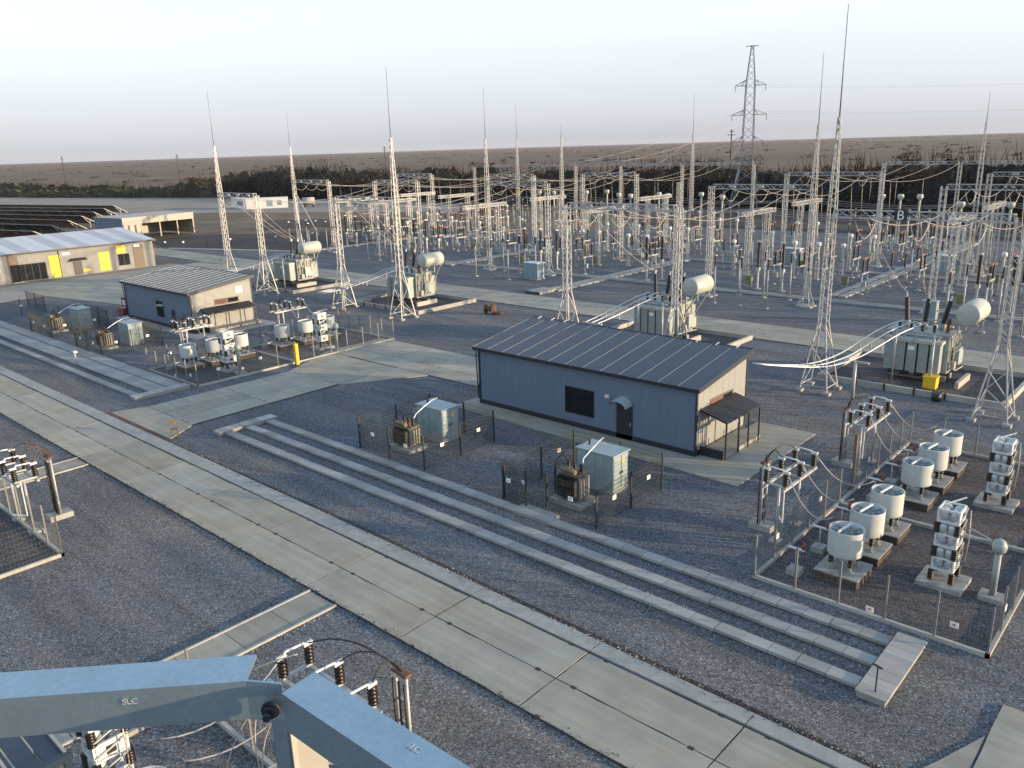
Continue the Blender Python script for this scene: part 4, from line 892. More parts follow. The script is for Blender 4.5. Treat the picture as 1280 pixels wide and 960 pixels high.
for i, (x, y) in enumerate(TXP):
    if i == 0: TX.location = (x, y, 0); TX['label'] = TXN[0]
    else: dup(TX, (x, y, 0), TXN[i])
    pit = thing('oil_pit', 'kerbed gravel pit under the %s' % TXS[i], 'pit', (x, y, 0), 0, 'kerbed pits under the transformers')
    MB().use('dark_gravel').box(-5.5, -5.0, .0, 6.6, 3.6, .03).build('gravel_bed', pit)
    for (a, b_, c, d) in ((-5.7, -5.25, 6.85, -5.0), (-5.7, 3.6, 6.85, 3.85), (-5.7, -4.99, -5.45, 3.59), (6.6, -4.99, 6.85, 3.59)):
        MB().use('pale_concrete').box(a, b_, 0, c, d, .42).build('kerb_wall', pit)
    MB().use('garage_wall').box(3.0, -2.2, .03, 3.25, .9, .5).build('kerb_wall', pit)
    for k in range(6): MB().use('cable_black').bar((-4.8 + k * 2, -5.28, 0), (-4.8 + k * 2, -5.28, .5), .1).build('bracket', pit)
    # three tube conductors from the low side down towards the service buildings
    for k in range(3):
        bx = x - 4.6; off = k * .62
        pts = [(x - 1.3 + off * 1.4, y - .7, 4.25), (x - 1.5 + off * 1.4, y - 2.2, 4.3), (x - 2.1 + off * 1.3, y - 3.7, 4.0), (x - 2.8 + off * 1.2, y - 7.0, 3.2), (x - 3.0 + off * 1.1, y - 9.0, 2.98), (x - 3.5 + off, y - 12.5, 3.0), (x - 4.2 + off * .5, y - 16.5, 3.8), (x - 4.6 + off * .3, y - 18.6, 4.3)] if i in (0,) else \
              [(x - 1.3 + off * 1.4, y - .7, 4.25), (x - 1.5 + off * 1.4, y - 2.2, 4.2), (x - 2.1 + off * 1.2, y - 4.0, 3.6), (x - 2.6 + off * 1.1, y - 7.0, 2.9), (x - 2.8 + off, y - 9.5, 2.6), (x - 3.0 + off, y - 11.4, 2.5)]
        sm = []
        for q in range(len(pts) - 1):
            for f in (0, .33, .66): sm.append(Vector(pts[q]).lerp(Vector(pts[q + 1]), f))
        sm.append(Vector(pts[-1])); 
        for _ in range(2): sm = [sm[0]] + [(sm[j - 1] + sm[j] * 2 + sm[j + 1]) / 4 for j in range(1, len(sm) - 1)] + [sm[-1]]
        t = thing('tube_busbar', 'white tube busbar, %s of three from the left, at the %s' % (ORD[k], TXS[i]), 'busbar', (0, 0, 0), 0, 'white tube busbars leaving the transformers')
        MB().use('aluminium').tube(sm, .095, 6).build('tube', t)
        for q in (8, 12): MB().use('galvanised').bar(sm[q] - Vector((0, 0, .5)), sm[q] - Vector((0, 0, .05)), .07).build('clamp', t)
    t = thing('bus_post', 'round grey post under the white tubes of the %s' % TXS[i], 'post', (x - 1.7, y - 8.9, 0), 0, 'posts carrying the white tubes')
    MB().use('galvanised').bar((0, 0, 0), (0, 0, 2.7), .22, n=10).build('post', t); MB().use('galvanised').cbox(-.1, 0, 2.7, 2.0, .18, .1).build('crossarm', t)
t = thing('drain_box', 'bright yellow box at the foot of the rightmost transformer', 'box', (41.75, 42.85, .1)); MB().use('yellow').cbox(0, 0, 0, .85, .8, .8).build('body', t); MB().use('yellow').cbox(0, 0, .81, .95, .9, .05).build('lid', t)
t = thing('concrete_bin', 'small black bin before the pit of the rightmost transformer', 'bin', (42.9, 40.1, 0)); MB().use('trim_dark').cyl((0, 0, 0), .28, .6, 12, r2=.34).build('body', t)
t = thing('concrete_feature', 'pale curved concrete edge left of the transformer pit near the cable reel', 'kerb', (-21.5, 41.0, 0)); MB().use('pale_concrete').tube([(-.5, -1.5, .15), (0, 0, .2), (.6, 1.2, .2)], .6, 6).build('kerb_stone', t)

# ================================================================ LATTICE STEEL
def lattice(mb, w0, z0, w1, z1, panel, t=.06, tb=.035, cx=0, cy=0):
    def P(sx, sy, z):
        f = (z - z0) / (z1 - z0); w_ = (w0 + (w1 - w0) * f) / 2; return (cx + sx * w_, cy + sy * w_, z)
    C = [(-1, -1), (1, -1), (1, 1), (-1, 1)]
    for c in C: mb.bar(P(*c, z0), P(*c, z1), t)
    n = max(1, round((z1 - z0) / panel))
    for i in range(n):
        a = z0 + (z1 - z0) * i / n; b = z0 + (z1 - z0) * (i + 1) / n
        for k in range(4):
            p, q = C[k], C[(k + 1) % 4]
            if (i + k) % 2: p, q = q, p
            mb.bar(P(*p, a), P(*q, b), tb)
    return mb
def beam_mesh(L, s=.5, panel=.75, t=.06, tb=.035):
    b = MB().use('galvanised'); C = [(-s / 2, 0), (s / 2, 0), (s / 2, s), (-s / 2, s)]
    for y, z in C: b.bar((0, y, z), (L, y, z), t)
    n = max(2, round(L / panel))
    for i in range(n):
        a = L * i / n; c = L * (i + 1) / n
        for k in range(4):
            p, q = C[k], C[(k + 1) % 4]
            if (i + k) % 2: p, q = q, p
            b.bar((a, *p), (c, *q), tb)
    for x in (0, L):
        for k in range(4): b.bar((x, *C[k]), (x, *C[(k + 1) % 4]), tb)
    return b.mesh('beam')
# column with splayed legs
cm = MB().use('galvanised'); lattice(cm, .55, 4.9, .48, 12.6, .55, .065, .036); COLU = cm.mesh('column_shaft')
cm = MB().use('galvanised'); lattice(cm, 2.0, 0.15, .55, 4.9, 1.5, .085, .05)
for c in ((-1, -1), (1, -1), (1, 1), (-1, 1)): pass
for a, b in (((-1, -1), (1, -1)), ((1, -1), (1, 1)), ((1, 1), (-1, 1)), ((-1, 1), (-1, -1))): cm.bar((a[0] * .95, a[1] * .95, .5), (b[0] * .95, b[1] * .95, .5), .06)
COLL = cm.mesh('column_legs')
cm = MB().use('galvanised'); lattice(cm, .5, 1.8, .48, 12.6, .55, .068, .038); COLU2 = cm.mesh('column_shaft')
cm = MB().use('galvanised'); lattice(cm, 1.3, 0.15, .5, 1.8, .8, .08, .045); COLL2 = cm.mesh('column_legs')
ft = MB().use('kerb_concrete')
for x in (-1, 1):
    for y in (-1, 1): ft.cbox(x, y, 0, .5, .5, .2)
FOOT = ft.mesh('footing')
ft = MB().use('kerb_concrete'); ft.cbox(0, 0, 0, 1.7, 1.7, .16); FOOT2 = ft.mesh('footing')
mm = MB().use('galvanised'); lattice(mm, .48, 12.6, .14, 18.8, .6, .06, .035); MASTU = mm.mesh('mast_top')
RODS = {}
def rod_mesh(h):
    if h not in RODS: RODS[h] = MB().use('pylon_steel').bar((0, 0, 18.8), (0, 0, h), .10, .045, n=6).mesh('lightning_rod')
    return RODS[h]
def column(x, y, splay, label, mast=None, grp='lattice portal columns'):
    t = thing('lightning_mast' if mast else 'portal_column', label, 'lightning mast' if mast else 'lattice column', (x, y, 0), 0, 'lattice columns with lightning rods' if mast else grp)
    link('shaft', COLU if splay else COLU2, t); link('legs', COLL if splay else COLL2, t); link('footing', FOOT if splay else FOOT2, t)
    if mast: link('mast_top', MASTU, t); link('lightning_rod', rod_mesh(mast), t)
    return t
BM = {}
def xbeam(x0, x1, y, z, label, letters=None, strings=True):
    L = round(x1 - x0, 2)
    if L not in BM: BM[L] = beam_mesh(L)
    t = thing('portal_beam', label, 'lattice beam', (x0, y, z), 0, 'lattice beams across the portal columns'); link('truss', BM[L], t)
    for k, f in enumerate((.2, .5, .8)):
        MB().use('tank_pale').cbox(L * f, 0, .15, .7, .12, .32).build('clamp_plate', t) if not letters else None
    if letters:
        for k, (ch, f) in enumerate(letters):
            bk = MB().use('letter_dark' if ch == 'B' else 'galvanised').box(L * f - (.4 if ch == 'B' else .03), -.34, -.04, L * f + (.4 if ch == 'B' else .03), -.31, .66).build('plate', t)
            fc = bpy.data.curves.new('letter', 'FONT'); fc.body = ch; fc.size = .85; fc.align_x = 'CENTER'; fc.extrude = .01
            fo = bpy.data.objects.new('tmp', fc); dg = bpy.context.evaluated_depsgraph_get(); col.objects.link(fo); bpy.context.view_layer.update()
            me = bpy.data.meshes.new_from_object(fo.evaluated_get(bpy.context.evaluated_depsgraph_get())); bpy.data.objects.remove(fo)
            me.materials.clear(); me.materials.append(MATS['pink_copper' if ch == 'C' else 'sign_white'])
            lo = link('letter', me, bk, (L * f, -.36, 0.0)); lo.rotation_euler = (R(90), 0, 0)
    return t
INS_STR = MB().use('glass_dark').insul((0, 0, 0), 1.3, .12, 7, .3).mesh('insulator_string')

def sag(a, b, s, n=12):
    a = Vector(a); b = Vector(b); return [a.lerp(b, q / n) - Vector((0, 0, 4 * s * (q / n) * (1 - q / n))) for q in range(n + 1)]
def wire(a, b, s, label, grp='sagging conductors over the yard', t=.05, n=12, drops=()):
    o = thing('conductor', label, 'cable', (0, 0, 0), 0, grp)
    p = sag(a, b, s, n); m = MB().use('conductor').tube(p, t, 4)
    for f, zt, dx in drops:
        q = p[int(f * n)]; m.tube(sag(q, (q.x + dx, q.y, zt), .0, 3), t * .8, 4)
    m.build('strand', o); return o

# portals: (x0, x1, y, splay, mast at left?, mast at right?, name, letters)
PORT = [(-46.4, -37.5, 38.2, True, 25.6, None, 'leftmost front portal', None),
        (-20.6, -10.2, 38.0, True, None, 25.6, 'second front portal', None),
        (12.6, 23.7, 38.0, True, None, None, 'third front portal', None),
        (35.6, 46.8, 38.0, True, 25.6, None, 'lettered front portal', [('C', .13), ('B', .40), ('A', .69)]),
        (-78.0, -67.0, 70.5, False, 25.0, None, 'leftmost second-row portal', None),
        (-56.0, -45.0, 72.0, False, None, None, 'second portal of the second row', None),
        (-27.0, -15.6, 69.5, False, 25.6, None, 'middle second-row portal', None),
        (10.6, 22.4, 67.0, False, None, 25.6, 'fourth second-row portal', None),
        (34.0, 46.0, 70.0, False, None, None, 'rightmost second-row portal', [('C', .3), ('B', .62)]),
        (-80.0, -68.8, 97.0, False, None, None, 'leftmost third-row portal', None),
        (-50.6, -39.0, 94.0, False, None, None, 'second third-row portal', None),
        (-32.0, -20.8, 99.0, False, None, None, 'middle third-row portal', None),
        (5.2, 18.6, 99.0, False, None, None, 'fourth third-row portal', None),
        (31.8, 44.5, 97.5, False, None, None, 'rightmost third-row portal', None)]
for (x0, x1, y, sp, ml, mr, nm, lt) in PORT:
    column(x0, y, sp, ('rod-tipped lightning mast at the left end of the %s' if ml else 'lattice column on the left of the %s') % nm, ml)
    column(x1, y, sp, ('rod-tipped lightning mast at the right end of the %s' if mr else 'lattice column on the right of the %s') % nm, mr)
    xbeam(x0 + .3, x1 - .3, y, 12.3, 'lattice beam of the %s%s' % (nm, ' with letters C B A' if lt and len(lt) == 3 else ''), lt)
# far long portals
FX = [-100, -66, -53, -37.0, -20.5]
for i, x in enumerate(FX): column(x, 141, False, 'far lattice column, %s from the left of the long back portal' % ORD[i])
for i in range(len(FX) - 1): xbeam(FX[i] + .3, FX[i + 1] - .3, 141, 12.6, 'far lattice beam, %s from the left of the long back portal' % ORD[i])
FX = [4.2, 17.0, 30.0, 43.0]
for i, x in enumerate(FX): column(x, 143, False, 'far lattice column, %s from the left of the back portal on the right' % ORD[i])
for i in range(3): xbeam(FX[i] + .3, FX[i + 1] - .3, 143, 12.3, 'far lattice beam, %s from the left of the back portal on the right' % ORD[i])
for i, (x, y, h, nm) in enumerate(((-20.2, 116, 25.6, 'standing alone before the dark tree belt right of the middle'), (-53.5, 106, 25.6, 'tall one left of the middle of the tree belt'), (-37.5, 100, 21.5, 'shorter one near the middle of the tree belt'), (28.5, 107, 22.5, 'far right behind the letter beam'))):
    column(x, y, False, 'lone lightning mast, %s' % nm, h)
# derrick like inclined bars behind the first transformer
t = thing('inclined_brace', 'two thin slanted poles meeting at the top near the first lightning mast', 'pole', (-70, 66, 0)); MB().use('galvanised').bar((0, 0, 0), (-1.5, 0, 11.6), .1).bar((3.5, 1.0, 3.5), (-1.5, 0, 11.6), .12).build('pole', t)

# T shaped stands: short lattice beam along y on two lattice columns
cm = MB().use('galvanised'); lattice(cm, .62, .15, .60, 7.9, .6, .08, .05); TC = cm.mesh('lattice_leg')
tb = MB().use('galvanised'); s = .5
for (x, z) in ((-.25, 0), (.25, 0), (.25, .5), (-.25, .5)): tb.bar((x, 0, z), (x, 10, z), .07)

for k in range(13):
    tb.bar((-.26, k * .83, 0), (-.26, min(10, k * .83 + .4), .5), .09); tb.bar((.26, k * .83, 0), (.26, min(10, k * .83 + .4), .5), .09); tb.bar((-.26, min(10, k * .83 + .4), .5), (-.26, min(10, k * .83 + .83), 0), .09); tb.bar((.26, min(10, k * .83 + .4), .5), (.26, min(10, k * .83 + .83), 0), .09)
TB = tb.mesh('beam')
TS = [(7.2, 81.0), (5.8, 100.5), (-15.7, 78.8), (-42.0, 96.5), (-39.9, 77.3), (-67, 97.0), (-80.8, 98.5), (-79.4, 81), (-67, 80.5), (32.2, 80.5), (-22.8, 103), (31.0, 101)]
for i, (x, y) in enumerate(TS):
    t = thing('bus_stand', 'short pale beam on two lattice legs, %s from the left in the %s line' % (ORD[sorted([q for q in TS if (q[1] < 90) == (y < 90)]).index((x, y))], 'front' if y < 90 else 'back'), 'bus support', (x, y, 0), 0, 'short lattice beams on two legs')
    link('beam', TB, t, (0, 0, 7.9))
    for yy in (2.6, 8.2): link('leg', TC, t, (0, yy, 0)); link('footing', MB().use('kerb_concrete').cbox(0, 0, 0, 1.1, 1.1, .15).mesh('footing'), t, (0, yy, 0))

# ---------------------------------------------------------------- yard equipment
def proto(fn):
    t = fn(); note_kids(t); t['_used'] = 0; return t
def place(p, loc, label, grp, rz=0):
    if p['_used'] == 0:
        p['_used'] = 1; p.location = loc; p.rotation_euler = (0, 0, rz); p['label'] = label; p['group'] = grp; return p
    return dup(p, loc, label, rz, grp)
def mk_post():
    t = thing('bus_post', 'x', 'post', ); MB().use('kerb_concrete').cbox(0, 0, 0, .5, .5, .14).build('foot', t); MB().use('galvanised').bar((0, 0, .14), (0, 0, 4.2), .15, n=8).build('post', t)
    MB().use('insulator').insul((0, 0, 4.2), 1.1, .13, 6).build('post_insulator', t); MB().use('aluminium').cbox(0, 0, 5.3, .3, .3, .1).build('clamp', t); return t
def mk_disc():
    t = thing('disconnector_pole', 'x', 'disconnector'); 
    for y in (-.9, .9): MB().use('kerb_concrete').cbox(0, y, 0, .5, .5, .12).build('foot', t); MB().use('galvanised').bar((0, y, .12), (0, y, 2.3), .14, n=8).build('leg', t)
    MB().use('galvanised').box(-.12, -1.3, 2.3, .12, 1.3, 2.46).build('frame', t)
    im = MB().use('insulator').insul((0, 0, 0), 1.55, .14, 8, .75).mesh('post_insulator')
    for y in (-.75, .75): link('post_insulator', im, t, (0, y, 2.46))
    b = MB().use('pink_copper'); b.bar((0, -1.1, 4.08), (0, 1.1, 4.08), .10); b.cbox(0, -.75, 4.0, .36, .3, .2); b.cbox(0, .75, 4.0, .36, .3, .2); b.build('blade', t)
    MB().use('tank_grey').cbox(.32, -.9, .9, .34, .3, .6).build('drive_box', t); return t
def mk_breaker():
    t = thing('breaker_pole', 'x', 'circuit breaker'); MB().use('kerb_concrete').cbox(0, 0, 0, .7, .7, .14).build('foot', t); MB().use('galvanised').bar((0, 0, .14), (0, 0, 2.3), .2, n=4).build('pedestal', t)
    MB().use('tank_pale').cbox(0, 0, 2.3, .42, .42, .4).build('mechanism_box', t); MB().use('insulator').insul((0, 0, 2.7), 3.0, .19, 14, .75).build('interrupter', t); MB().use('aluminium').cbox(0, 0, 5.7, .3, .5, .14).build('terminal', t); return t
def mk_ct():
    t = thing('instrument_transformer', 'x', 'current transformer'); MB().use('kerb_concrete').cbox(0, 0, 0, .6, .6, .14).build('foot', t); b = MB().use('galvanised'); lattice(b, .36, .14, .36, 2.5, .5, .05, .03); b.build('stand', t)
    MB().use('tank_grey').cyl((0, 0, 2.5), .24, .35, 12).build('tank', t); MB().use('tank_pale').insul((0, 0, 2.85), 1.4, .17, 8, .72).build('bushing', t); MB().use('white_paint').lathe([(.18, 0), (.3, .1), (.3, .45), (.2, .55)], (0, 0, 4.25), 12).build('head', t); return t
def mk_tall():
    t = thing('voltage_transformer', 'x', 'voltage transformer'); MB().use('kerb_concrete').cbox(0, 0, 0, .8, .8, .14).build('foot', t); b = MB().use('galvanised'); lattice(b, .42, .14, .42, 5.0, .6, .055, .03); b.build('stand', t)
    MB().use('tank_pale').insul((0, 0, 5.0), 2.2, .2, 10, .8).build('bushing', t); MB().use('tank_pale').lathe([(.22, 0), (.42, .3), (.48, .4), (.48, .85), (.38, .95)], (0, 0, 7.2), 14).build('head', t); return t
def mk_cab():
    t = thing('marshalling_box', 'x', 'control cabinet'); MB().use('kerb_concrete').cbox(0, 0, 0, .9, .6, .15).build('foot', t); MB().use('yellow_green').cbox(0, 0, .3, .75, .45, 1.0).build('body', t); MB().use('yellow_green').cbox(0, 0, 1.31, .85, .55, .05).build('roof', t); MB().use('galvanised').bar((-.25, 0, .15), (-.25, 0, .3), .06).bar((.25, 0, .15), (.25, 0, .3), .06).build('leg', t); return t
def mk_relay():
    t = thing('equipment_cubicle', 'x', 'control cabinet'); MB().use('kerb_concrete').cbox(0, 0, 0, 2.6, 1.6, .2).build('base', t); MB().use('cabinet_pale_blue').cbox(0, 0, .2, 2.4, 1.4, 2.0).build('body', t); MB().use('white_paint').cbox(0, 0, 2.2, 2.6, 1.6, .1).build('roof', t)
    for k in range(3): MB().use('cabinet_pale_blue').box(-1.1 + k * .75, -.73, .35, -.42 + k * .75, -.703, 2.05).build('door', t)
    return t
PP, PD, PB, PC, PV, PK, PR = (proto(f) for f in (mk_post, mk_disc, mk_breaker, mk_ct, mk_tall, mk_cab, mk_relay))
BAYS = [(40.2, 'rightmost bay'), (16.4, 'bay behind the middle building'), (-21.0, 'bay behind the cable reel'), (-50.5, 'bay behind the far left transformer'), (-73.5, 'leftmost bay')]
SD = ['left', 'middle', 'right']
PH = (-3.1, 0.0, 3.1)
for bi, (bx, bn) in enumerate(BAYS):
    far = bi >= 3; y0 = 0 if bi < 3 else 4
    for k, px in enumerate(PH):
        x = bx + px
        place(PP, (x, 63.6 + y0, 0), '%s slim front-row post of the %s' % (SD[k], bn), 'slim bus posts along the far road')
        place(PB, (x - (9.5 if bi == 1 else 0) * 0, 74.2 + y0, 0), '%s tall black breaker pole at the front of the %s' % (SD[k], bn), 'breaker poles with tall black insulators')
        place(PD, (x, 79.6 + y0, 0), '%s red-bladed disconnector behind the front breakers, %s' % (SD[k], bn), 'disconnector poles with black insulator pairs')
        place(PC, (x, 84.5 + y0, 0), '%s white-headed current transformer, the %s' % (SD[k], bn), 'white headed instrument transformers')
        place(PD, (x, 89.2 + y0, 0), '%s red-bladed disconnector in the middle, %s' % (SD[k], bn), 'disconnector poles with black insulator pairs')
        if bi not in (3,):
            place(PD, (x, 107.0, 0), '%s red-bladed disconnector in the back part, %s' % (SD[k], bn), 'disconnector poles with black insulator pairs')
            place(PB, (x, 112.5, 0), '%s tall black breaker pole in the back part, %s' % (SD[k], bn), 'breaker poles with tall black insulators')
        place(PD, (x + 1.2, 117.5, 0), '%s red-bladed disconnector in the hindmost row, %s' % (SD[k], bn), 'disconnector poles with black insulator pairs')
        place(PP, (x, 69.4 + y0 * .5, 0), '%s slim post with brown insulator, second row, %s' % (SD[k], bn), 'slim bus posts along the far road')
        place(PC, (x, 95.4 + y0, 0), '%s white-headed current transformer of the rear set, %s' % (SD[k], bn), 'white headed instrument transformers')
        place(PP, (x, 103.0, 0), '%s slim post with brown insulator, rear row, %s' % (SD[k], bn), 'slim bus posts along the far road')
        place(PC, (x - .8, 122.0, 0), '%s white-headed current transformer of the hindmost set, %s' % (SD[k], bn), 'white headed instrument transformers')
        place(PP, (x, 130.0, 0), '%s slim post with brown insulator, hindmost row, %s' % (SD[k], bn), 'slim bus posts along the far road')
    for k, (dx, dy) in enumerate(((-4.8, 75.5), (4.9, 81.0), (-4.6, 91.0))):
        place(PK, (bx + dx, dy + y0, 0), '%s yellow green box of the %s' % (('nearest', 'middle', 'farthest')[k], bn), 'yellow green boxes in the yard', R(8 * k))
for i, (x, y, lb) in enumerate(((-32, 88, 'blue grey cubicle in the left half of the yard'), (8.0, 96.5, 'blue grey cubicle behind the third conservator from the left'), (27.5, 98.5, 'blue grey cubicle in the right half of the yard'), (-15.5, 66.2, 'pale cubicle cluster at the front edge of the yard left of the big block'))):
    place(PR, (x, y, 0), lb, 'grey blue cubicles in the yard', R(0))
cabinet('low pale cubicle behind the rightmost transformer', 35.0, 66.3, 1.2, .8, 2.0, 'grey blue cubicles in the yard')
# extra disconnectors between the bays
EX = [(-12.0, 86), (-8.6, 86), (-5.2, 86), (-12.5, 99), (-9, 99), (-5.5, 99), (26.3, 84), (29, 84), (26.3, 92), (29, 92), (24.6, 78), (-33, 81), (-30.4, 81), (-34, 101), (-57, 98), (-60, 98), (-62, 86), (-64, 90), (2.2, 88), (0, 94), (-2, 110), (1, 110), (50, 84), (50, 91), (53, 84), (-12.0, 74), (-5, 79.5)]
def exlab(x, y):
    zone = [q for q in EX if abs(q[0] - x) < 9 and (q[0] < -20) == (x < -20)]
    near = min(TS, key=lambda q: abs(q[0] - x) + abs(q[1] + 5 - y) * .6)
    rank = sorted([q for q in EX if min(TS, key=lambda w_: abs(w_[0] - q[0]) + abs(w_[1] + 5 - q[1]) * .6) == near])
    r_i = rank.index((x, y)); fr = [q for q in TS if (q[1] < 90) == (near[1] < 90)]
    return '%s red-bladed disconnector beside the %s bus stand of the %s line' % (ORD[r_i] if len(rank) > 1 else 'single', ORD[sorted(fr).index(near)], 'front' if near[1] < 90 else 'back')
for i, (x, y) in enumerate(EX):
    place(PD, (x, y, 0), exlab(x, y), 'disconnector poles between the bays', R(90) if i % 3 == 0 else 0)
TL = [(-65, 123.8), (-60.5, 121), (-56.5, 121), (-53.5, 120), (-49.7, 123.6), (-46.8, 127), (-37.5, 118), (-33.4, 116), (-30.6, 121.7), (-27, 119), (-22.3, 123.4), (-14.5, 117), (10.2, 125.4), (12.9, 126), (15.7, 126.6), (25.5, 112), (31.5, 113), (37.0, 112)]
for i, (x, y) in enumerate(TL): place(PV, (x, y, 0), 'tall pale-headed voltage transformer, %s of the %s group before the dark trees' % (ORD[i % 6], ('left', 'middle', 'right')[i // 6]), 'tall pale headed voltage transformers')

for i, (x, y) in enumerate(((-1.7, 72.9), (-.4, 74.6), (.7, 76.9))): place(PB, (x, y, 0), '%s of the three biggest black breaker poles left of the third conservator' % ('left', 'middle', 'right')[i], 'breaker poles with tall black insulators')
for gi, (gx, gn) in enumerate(((28.2, 'the two rightmost bays'), (4.2, 'the third conservator'), (-9.5, 'the big slab block'), (-34.5, 'the second transformer'), (-62.0, 'the two leftmost bays'))):
    for k, yy in enumerate((82.5, 88.0, 94.0, 101.5, 110.0, 116.0)):
        for q in (-1.6, 1.6):
            if any(abs(gx + q - a) < 1.3 and abs(yy - b) < 2.2 for a, b in EX): continue
            place((PC, PP, PC, PP, PC, PP)[k], (gx + q, yy, 0), '%s %s post, %s row, strip at %s' % (('left', 'right')[q > 0], ('white-headed', 'slim')[k % 2], ORD[k], gn), 'posts in the strips between the bays')
column(2.0, 74.5, False, 'short-footed lattice column standing alone left of the third conservator')
column(50.5, 84, False, 'lattice column standing alone at the right edge of the yard'); column(-31.0, 84.5, False, 'lattice column standing alone in the left half of the yard')
# ---------------------------------------------------------------- conductors
def phases(x0, x1): return [x0 + (x1 - x0) * f for f in (.2, .5, .8)]
LINKS = [(1, 6, 1.6), (2, 7, 1.8), (3, 8, 1.6), (0, 5, 1.7), (4, 9, 1.2), (5, 10, 1.2), (6, 11, 1.4), (7, 12, 1.5), (8, 13, 1.4)]
for a, b, s_ in LINKS:
    A = PORT[a]; B = PORT[b]
    for k in range(3):
        xa = phases(A[0], A[1])[k]; xb = phases(B[0], B[1])[k]
        wire((xa, A[2] + .3, 12.3), (xb, B[2] - .3, 12.3), s_, '%s conductor from the %s to the %s' % (SD[k], A[6], B[6]), drops=((.25, 5.5, .4), (.6, 6, -.3), (.85, 6, .3)) if a > 3 else ((.8, 5.5, .2),))
for a in (9, 10, 11, 12, 13):
    A = PORT[a]; yb = 141
    for k in range(3):
        xa = phases(A[0], A[1])[k]
        wire((xa, A[2] + .3, 12.3), (xa + (-4 if a < 12 else 1.5), yb, 12.6), 1.8, '%s pale conductor running back from the %s' % (SD[k], A[6]), drops=((.3, 6, .2), (.65, 6.5, 0)))
# hanging jumper loops below the beams
for A in PORT:
    for k in range(3):
        x = phases(A[0], A[1])[k]
        wire((x - .1, A[2] - 1.5, 12.2), (x + .2, A[2] + 1.6, 12.1), 1.2, '%s jumper loop under the beam of the %s' % (SD[k], A[6]), 'jumper loops under the beams', n=8)
# incoming front lines from transformer bushings up to the portals
for i, (x, y) in enumerate(TXP):
    A = PORT[(3, 2, 1, 0)[i]]
    for k in range(3):
        wire((x - 1.35 + 1.25 * k, y - .1, 6.2), (phases(A[0], A[1])[k], A[2] + .3, 12.2), .5, '%s conductor rising from the %s' % (SD[k], TXS[i]), 'conductors rising from the transformers')
# cross buses over the T stands
for r, yy in enumerate((82.6, 84.8, 87.0, 89.2)):
    xs = [-80.0, -67, -39.9, -15.7, 7.2, 32.2, 56]
    for j in range(len(xs) - 1):
        wire((xs[j], yy, 8.6), (xs[j + 1], yy, 8.6), .8, '%s front cross bus wire, running right from the %s stand' % (ORD[r], ORD[j]), 'flexible buses over the short lattice stands')
for r, yy in enumerate((102.5, 105.5, 108.5)):
    xs = [-80.8, -67, -42, -22.8, 5.8, 31.0, 56]
    for j in range(len(xs) - 1):
        wire((xs[j], yy, 8.6), (xs[j + 1], yy, 8.6), .9, '%s rear cross bus wire, running right from the %s stand' % (ORD[r], ORD[j]), 'flexible buses over the short lattice stands')
# line conductors up to the pylon
for j, (x, z) in enumerate(((-52, 17.5), (-44, 17.5), (-52.5, 24.5), (-43.5, 24.5), (-51, 31), (-44.5, 31))):
    wire((-95 + j * 13 if j < 5 else -26, 141, 13), (x, 194, z), 1.5, 'line conductor, %s of six, from the back portal to the pylon' % ORD[j], 'line conductors at the pylon', t=.05)
    wire((x, 194, z), (x + 150, 330, z + 6), 4, 'line conductor, %s of six, leaving the pylon to the right' % ORD[j], 'line conductors at the pylon', t=.025)

# ---------------------------------------------------------------- pylon
t = thing('transmission_pylon', 'tall lattice pylon with two pairs of crossarms beyond the yard', 'pylon', (-48.5, 194, -.4), R(20))
b = MB().use('pylon_steel'); lattice(b, 7.4, 0, 3.0, 13, 3.2, .22, .13); lattice(b, 3.0, 13, 2.2, 32.5, 2.2, .18, .10); b.build('body', t)
b = MB().use('pylon_steel'); lattice(b, 2.2, 32.5, .5, 41.5, 1.5, .15, .09); b.bar((-1.6, 0, 41.3), (1.6, 0, 41.3), .18); b.build('peak', t)
for z, w_ in ((17.5, 4.0), (24.2, 4.6), (31.6, 4.0)):
    b = MB().use('pylon_steel')
    for s_ in (-1, 1):
        for y in (-.9, .9):
            b.bar((s_ * .9, y, z), (s_ * w_, 0, z), .14); b.bar((s_ * .9, y, z + 1.5), (s_ * w_, 0, z), .12); b.bar((s_ * 2.4, y * .45, z), (s_ * 1.5, y * .7, z + 1.1), .08)
        for k in range(4): b.bar((s_ * (1 + k * .8), -.8 + k * .2, z), (s_ * (1.6 + k * .8), .6 - k * .15, z), .07)
    b.build('crossarm', t)
    for s_ in (-1, 1): link('insulator_string', INS_STR, t, (s_ * (w_ - .1), 0, z - 1.4))
# far poles
for i, (x, y, h, ln) in enumerate(((-800, 292, 22, .06), (-1046 * .55, 554 * .55 - 10, 20, .04), (-869 * .5 - 5, 790 * .5 - 5, 21, 0), (-234 * .62, 597 * .62, 23, 0))):
    t = thing('wooden_pole', 'dark far pole, %s from the left on the horizon' % ORD[i], 'utility pole', (x, y, -.5), 0, 'dark poles standing in the plain')
    MB().use('pole_dark').bar((0, 0, 0), (0, 0, h), .9, .6, n=6).build('pole', t)
    MB().use('pole_dark').bar((-1.6, -1, h - 2.6), (1.6, 1, h - 2.6), .3).bar((-1, -.6, h - .8), (1, .6, h - .8), .3).build('crossarm', t)

